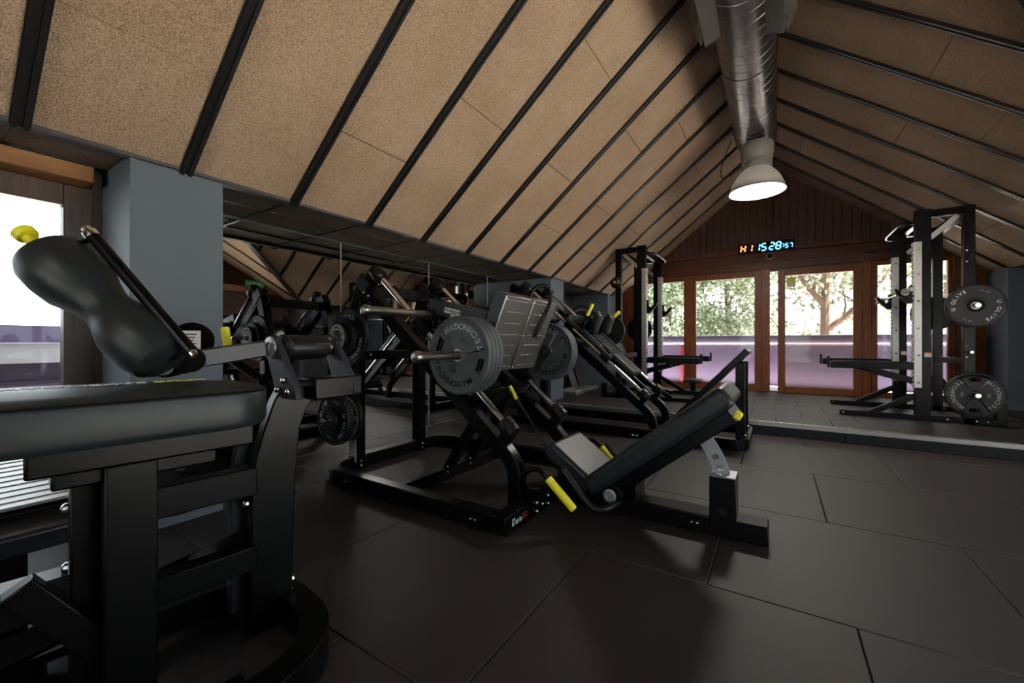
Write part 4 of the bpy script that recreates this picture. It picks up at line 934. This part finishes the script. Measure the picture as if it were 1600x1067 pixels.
# low bench parts, mat and boards on the platform at the left
gm = thing('folded_mat', (-2.85, 6.6, PZ), 'thick grey mat lying on the platform in the left recess', 'mat')
MB().box(-3.05, -2.72, 6.15, 7.15, PZ, PZ + .075).build('mat_body', 'mat_grey', gm, bevel=.02, seg=3)
MB().box(-3.052, -2.718, 6.148, 7.152, PZ + .034, PZ + .039).build('mat_seam', 'paint_dark', gm)
for k, (y, lab) in enumerate(((6.95, 'dark board leaning on the recess wall behind the mat'), (7.3, 'second dark board leaning in the recess by the far column'))):
    lb = thing('leaning_board', (-3.2, y, PZ), lab, 'board')
    MB().beam((-3.10, y, PZ + .01), (-3.44, y, PZ + .95), .26, .05).build('panel', 'dgrey', lb, bevel=.006)
    MB().beam((-3.10, y, PZ + .01), (-3.095, y, PZ + .0), .26, .052).build('edge_strip', 'rubber', lb)
lb = thing('floor_bench', (-1.15, 7.35, PZ), 'low black bench base standing by the left rack', 'bench')
MB().box(-1.5, -.75, 7.30, 7.37, PZ, PZ + .06).build('base_tube', 'black', lb, bevel=.004)
for x in (-1.5, -.78): MB().box(x, x + .06, 7.12, 7.55, PZ, PZ + .06).build('base_foot', 'black', lb, bevel=.004)
MB().beam((-1.15, 7.335, PZ + .05), (-1.15, 7.335, PZ + .2), .07, .07).build('post', 'black', lb)
MB().box(-1.28, -1.02, 7.2, 7.46, PZ + .2, PZ + .26).build('pad', 'pad', lb, bevel=.02, seg=3)

# ------------------------------------------------------------------ leg curl machine in the left foreground
lc = thing('leg_curl_machine', (-1.45, .35, 0), 'black leg curl machine with long padded bench in the left foreground', 'leg curl')
RA = math.radians(7); ma = V(math.sin(RA), math.cos(RA), 0); ml = V(math.cos(RA), -math.sin(RA), 0)     # along the bench, towards the viewer's side
O = V(-1.5, .35, 0)
def W(a, l, z): return O + ma * a + ml * l + V(0, 0, z)
def lbox(mb, a0, a1, l0, l1, z0, z1): return mb.obox(W((a0 + a1) / 2, (l0 + l1) / 2, (z0 + z1) / 2), ma * (a1 - a0) / 2, ml * (l1 - l0) / 2, V(0, 0, (z1 - z0) / 2))
# long pad: rounded outline, crowned top
def pad_mesh(a0, a1, l0, l1, z0, z1, crown=.022, rc=.12):
    out = []
    for (ca, cl, s0) in ((a1 - rc, l1 - rc, 0), (a1 - rc, l0 + rc, 3), (a0 + rc, l0 + rc, 2), (a0 + rc, l1 - rc, 1)):
        for k in range(7):
            t = (s0 * PI / 2) + PI / 2 * k / 6 if False else None
    pts = []
    for (ca, cl, t0) in ((a1 - rc, l1 - rc, 0), (a0 + rc, l1 - rc, PI / 2), (a0 + rc, l0 + rc, PI), (a1 - rc, l0 + rc, 3 * PI / 2)):
        for k in range(8):
            t = t0 + PI / 2 * k / 7; pts.append((ca + rc * math.cos(t), cl + rc * math.sin(t)))
    n = len(pts); am, lm = (a0 + a1) / 2, (l0 + l1) / 2; vs = []; fs = []
    rings = [(.0, z0, .97), (.006, z0 + .008, .99), (0, z0 + .02, 1.), (0, z1 - .012, 1.), (0, z1 - .003, .985), (0, z1 + .004, .95), (0, z1 + crown * .6, .75), (0, z1 + crown, .4), (0, z1 + crown * 1.05, .05)]
    for _, z, k in rings:
        for (a, l) in pts:
            vs.append(W(am + (a - am) * (1 - (1 - k) * .35 / max(.35, (a1 - a0) / 2) if k > .9 else k), lm + (l - lm) * k, z))
    for i in range(len(rings) - 1):
        for k in range(n): fs.append((i * n + k, i * n + (k + 1) % n, (i + 1) * n + (k + 1) % n, (i + 1) * n + k))
    fs += [tuple(range(n - 1, -1, -1)), tuple(range((len(rings) - 1) * n, len(rings) * n))]
    return vs, fs, pts
vs, fs, outl = pad_mesh(-1.05, .325, -.20, .235, .762, .866)
pd = MB().add(vs, fs).build('bench_pad', 'pad', lc)
sm = MB().tube([W(a, l, .8625) for a, l in outl] + [W(outl[0][0], outl[0][1], .8625)], .0022, 6).build('piping', 'ink', pd)
for txt, m_, a in (('PURE', 'yellow', .135), ('STRENGTH', 'white_ink', -.07)):
    mb = MB(); flat_text(mb, txt, .052, W(a, .025, .8895), -ma, -ml); mb.build('lettering', m_, pd, smooth=False)
lbox(MB(), -.16, .28, -.13, .17, .70, .765).build('pad_board', 'black', lc, bevel=.006)
lbox(MB(), -.12, .2, .02, .12, .655, .705).build('bench_beam', 'black', lc, bevel=.006)
# posts
lbox(MB(), -.035, .065, .09, .15, .06, .70).build('front_post', 'black', lc, bevel=.005)
lbox(MB(), -.085, -.02, -.03, .03, .06, .70).build('inner_post', 'black', lc, bevel=.005)
MB().beam(W(-.17, .06, .44), W(.04, .06, .12), .05, .06, ml).build('diagonal_brace', 'black', lc, bevel=.004)
bolts([W(-.087, .0, .58), W(-.087, .0, .43)], -ma, .013, lc)
lbox(MB(), .045, .34, -.05, .01, .495, .585).build('upper_tie', 'black', lc, bevel=.004)
lbox(MB(), .045, .34, -.05, .01, .245, .325).build('lower_tie', 'black', lc, bevel=.004)
lbox(MB(), -.6, -.08, -.05, .03, .33, .42).build('rear_tie', 'black', lc, bevel=.004)
# upright plate with curved front edge
up = [(.335, .0), (.465, .0), (.475, .40), (.485, .60), (.495, .69), (.52, .76), (.55, .80), (.55, .84), (.43, .84), (.405, .79), (.375, .70), (.347, .60), (.335, .45)]
mb = MB(); n = len(up)
mb.add([W(a, -.085, z) for a, z in up] + [W(a, -.03, z) for a, z in up], [tuple(range(n)), tuple(range(2 * n - 1, n - 1, -1))] + [(i, (i + 1) % n, n + (i + 1) % n, n + i) for i in range(n)])
mb.build('upright', 'black', lc, bevel=.005)
mb = MB(); mb.add([W(a, -.27, z) for a, z in up] + [W(a, -.215, z) for a, z in up], [tuple(range(n)), tuple(range(2 * n - 1, n - 1, -1))] + [(i, (i + 1) % n, n + (i + 1) % n, n + i) for i in range(n)])
mb.build('upright', 'black', lc, bevel=.005)
MB().sweep([W(.33, -.15, .05), W(.33, -.15, .48), W(.345, -.15, .60), W(.37, -.15, .70), W(.41, -.15, .78)], .05, .05, ml).build('curved_strip', 'dgrey', lc, bevel=.004)
bolts([W(.332, -.057, .57), W(.332, -.057, .45)], -ma, .014, lc)
bolts([W(.468, -.045, z) for z in (.14, .09)], ma, .014, lc)
bolts([W(.478, -.055, z) for z in (.45, .55)], ma, .013, lc, m='black')
# base loop
bp_ = [(-.6, .335), (.22, .335)] + arc_pts(.22, .085, .25, PI / 2, 0, 8) + arc_pts(.22, -.05, .25, 0, -PI / 2, 8) + [(-.6, -.3)]
MB().sweep([W(a, l, .052) for a, l in bp_], .1, .085, (0, 0, 1)).build('base_loop', 'black', lc, bevel=.008, seg=3)
lbox(MB(), -.12, -.03, -.28, .31, .008, .09).build('base_crossbar', 'black', lc, bevel=.005)
MB().beam(W(-.25, -.28, .12), W(.33, -.11, .30), .06, .07).build('stack_beam', 'black', lc, bevel=.004)
bolts([W(.02 + .07 * k, -.19 + .026 * k, .24 + .017 * k) for k in range(4)], ml, .008, lc)
# rocker: two cheek plates on a padded shaft, box below
py = .795
for k, y in enumerate((py, 1.03)):
    pol = [(-1.60, .985), (-1.585, 1.015), (-1.555, 1.027), (-1.525, 1.015), (-1.505, .985), (-1.40, .845), (-1.39, .80), (-1.52, .80), (-1.535, .845), (-1.575, .93)]
    MB().prism(pol, 'y', y - .012, y + .012).build('rocker_cheek', 'dgrey', lc, bevel=.004)
MB().lathe([(0, .04), (.006, .04), (.009, .034), (.009, .02), (.005, .018), (.005, .001)], (-1.555, py - .012, .981), (0, -1, 0), 28).build('pivot_cap', 'alu', lc)
MB().cyl((-1.555, py, .981), (-1.555, 1.05, .981), .03, 20).build('shaft', 'steel', lc)
MB().lathe([(0, .042), (.012, .05), (.03, .045), (.04, .048), (.17, .048), (.18, .044)], (-1.555, py + .02, .981), (0, 1, 0), 28).build('padded_roller', 'rubber', lc)
MB().box(-1.52, -1.40, .86, 1.06, .79, .87).build('rocker_box', 'black', lc, bevel=.006)
bolts([(-1.46, py - .013, .865), (-1.43, py - .013, .825), (-1.50, py - .013, .83)], (0, -1, 0), .013, lc)
# swing arm to the roller hub
MB().beam((-1.565, .765, .978), (-1.575, .545, .945), .045, .058, ml).build('swing_arm', 'dgrey', lc, bevel=.005)
MB().cyl((-1.60, .56, .945), (-1.53, .53, .945), .038, 24).build('arm_joint', 'black', lc)
MB().beam((-1.565, .54, .94), (-1.61, .45, .93), .06, .07, ml).build('hub_block', 'black', lc, bevel=.006)
hc = V(-1.555, .475, .925); vd = V(.83, -.55, .05).normalized()
MB().lathe([(-.07, .03), (0, .032), (.008, .03), (.01, .02)], hc, vd, 26).build('hub', 'black', lc)
MB().lathe([(0, .024), (.004, .024), (.005, .004)], hc + vd * .01, vd, 24).build('hub_cap', 'alu', lc)
# hourglass roller and its rod
ra, rb = V(-1.755, .262, 1.258), V(-1.487, .462, .938)
rd = (rb - ra).normalized(); Lr = (rb - ra).length
prof = [(0, .03), (.004, .06), (.014, .078), (.035, .088), (.08, .091), (.13, .086), (.17, .070), (.205, .060), (.235, .060), (.265, .070), (.30, .084), (.34, .089), (.39, .086), (.42, .076), (.435, .055), (.44, .03)]
rl = MB().lathe([(a * Lr / .44, r_) for a, r_ in prof], ra, rd, 40).build('hourglass_roller', 'pad', lc)
MB().lathe([(a * Lr / .44, .0885) for a in (.07, .073)], ra, rd, 40, caps=False).build('roller_seam', 'ink', rl)
MB().lathe([(0, .03), (.012, .03), (.014, .022)], ra, -rd, 24).build('roller_washer', 'zinc', lc)
MB().lathe([(0, .016), (.046, .016), (.05, .024), (.054, .026), (.07, .026), (.073, .023), (.0735, .01)], ra - rd * .012, -rd, 24).build('yellow_knob', 'yellow', lc)
ro = V(.10, .062, .035)
r0, r1 = V(-1.655, .335, 1.312), V(-1.42, .495, .972)
MB().cyl(r0, r1, .0165, 18).build('side_rod', 'black', lc)
rv = (r1 - r0).normalized()
MB().lathe([(0, .0165), (.008, .0175), (.02, .0175), (.022, .011), (.034, .011), (.036, .008)], r0 + rv * .012, -rv, 18).build('rod_end', 'chrome', lc)
MB().lathe([(0, .012), (.012, .011), (.014, .006)], r1, rv, 14).build('rod_tip', 'chrome', lc)
MB().beam(r0 + rv * .015, ra + rd * .01, .004, .022, rd).build('link_plate', 'black', lc)
MB().beam(r1 - rv * .01, rb - rd * .006, .004, .022, rd).build('link_plate', 'black', lc)
# placard behind the roller, yellow pin
MB().lathe([(0, .06), (.006, .06)], (-1.60, .56, 1.005), vd, 28).build('placard_disc', 'black', lc)
pn = V(-1.60, .56, 1.0) + vd * .007
rt = V(.55, .83, 0); uu = vd.cross(rt).normalized()
MB().obox(pn - rt * .012, rt * .035, uu * .038, vd * .0006).build('placard_label', 'white_ink', lc)
mb = MB()
for k in range(6): mb.obox(pn - rt * .014 + vd * .001 + uu * (.026 - .01 * k), rt * (.026 - .004 * (k % 3)), uu * .0017, vd * .0003)
tag(mb.build('placard_text', 'ink', lc, smooth=False), None, None, kind='stuff')
MB().lathe([(0, .012), (.004, .0145), (.07, .0145), (.075, .011)], (-1.775, .735, .985), V(-.12, -.09, .9), 16).build('pin_grip', 'yellow', lc)
MB().lathe([(-.04, .008), (0, .012), (.003, .015), (.008, .015)], (-1.775, .735, .98), V(-.12, -.09, .9), 16).build('pin_sleeve', 'chrome', lc)
MB().beam((-1.77, .735, .94), (-1.66, .80, .86), .03, .03, ml).build('pin_bracket', 'black', lc, bevel=.004)
MB().beam((-1.67, .80, .87), (-1.62, .80, .80), .03, .03, ml).build('pin_stem', 'black', lc)

# ------------------------------------------------------------------ ridged footplate machine by the left window
fm = thing('calf_machine', (-2.35, .25, 0), 'ridged metal footplate machine under the left window, half hidden by the bench', 'gym machine')
fa, fb = V(-2.75, .1, .56), V(-2.02, .1, .47)
fdv = (fb - fa).normalized(); fnn = V(-fdv.z, 0, fdv.x)
for i in range(2):
    for k in range(3):
        c = fa + fdv * (.18 + .365 * i) + V(0, -.45 + .33 * k, 0)
        t = MB().obox(c, fdv * .178, V(0, .161, 0), fnn * .006).build('tread_plate', 'brushed', fm, bevel=.004)
        for q in range(6): MB().obox(c + fdv * (-.13 + .052 * q) * 1 + fnn * .006, fdv * .003, V(0, .11, 0), fnn * .003).build('tread_ridge', 'brushed', t)
        bolts([c + fdv * e + V(0, g, 0) + fnn * .006 for e in (-.155, .155) for g in (-.14, .14)], fnn, .007, t)
MB().obox((fa + fb) / 2 - fnn * .035 + V(0, -.12, 0), fdv * .37, V(0, .5, 0), fnn * .026).build('plate_frame', 'black', fm, bevel=.005)
MB().obox(V(-2.0, -.02, .395), V(.07, 0, -.015), V(0, .42, 0), V(.008, 0, .035)).build('front_pad', 'dgrey', fm, bevel=.012, seg=3)
for y in (-.35, .22):
    MB().box(-2.7, -2.62, y - .04, y + .04, .0, .52).build('leg', 'black', fm, bevel=.004)
    MB().box(-2.05, -1.98, y - .04, y + .04, .0, .42).build('leg', 'black', fm, bevel=.004)
    MB().box(-2.75, -1.98, y - .04, y + .04, .0, .07).build('base_rail', 'black', fm, bevel=.004)

MB().cyl((-1.78, .62, .56), (-1.90, .62, .56), .02, 16).build('plate_horn', 'steel', lc)
MB().beam((-1.80, .62, .56), (-1.72, .72, .56), .05, .06, (0, 0, 1)).build('horn_bracket', 'black', lc)
weight_plate((-1.87, .62, .56), (1, 0, 0), .2, .035, .4, 'dark weight plate on the far side of the leg curl machine', 'plate_dark', 'plain')
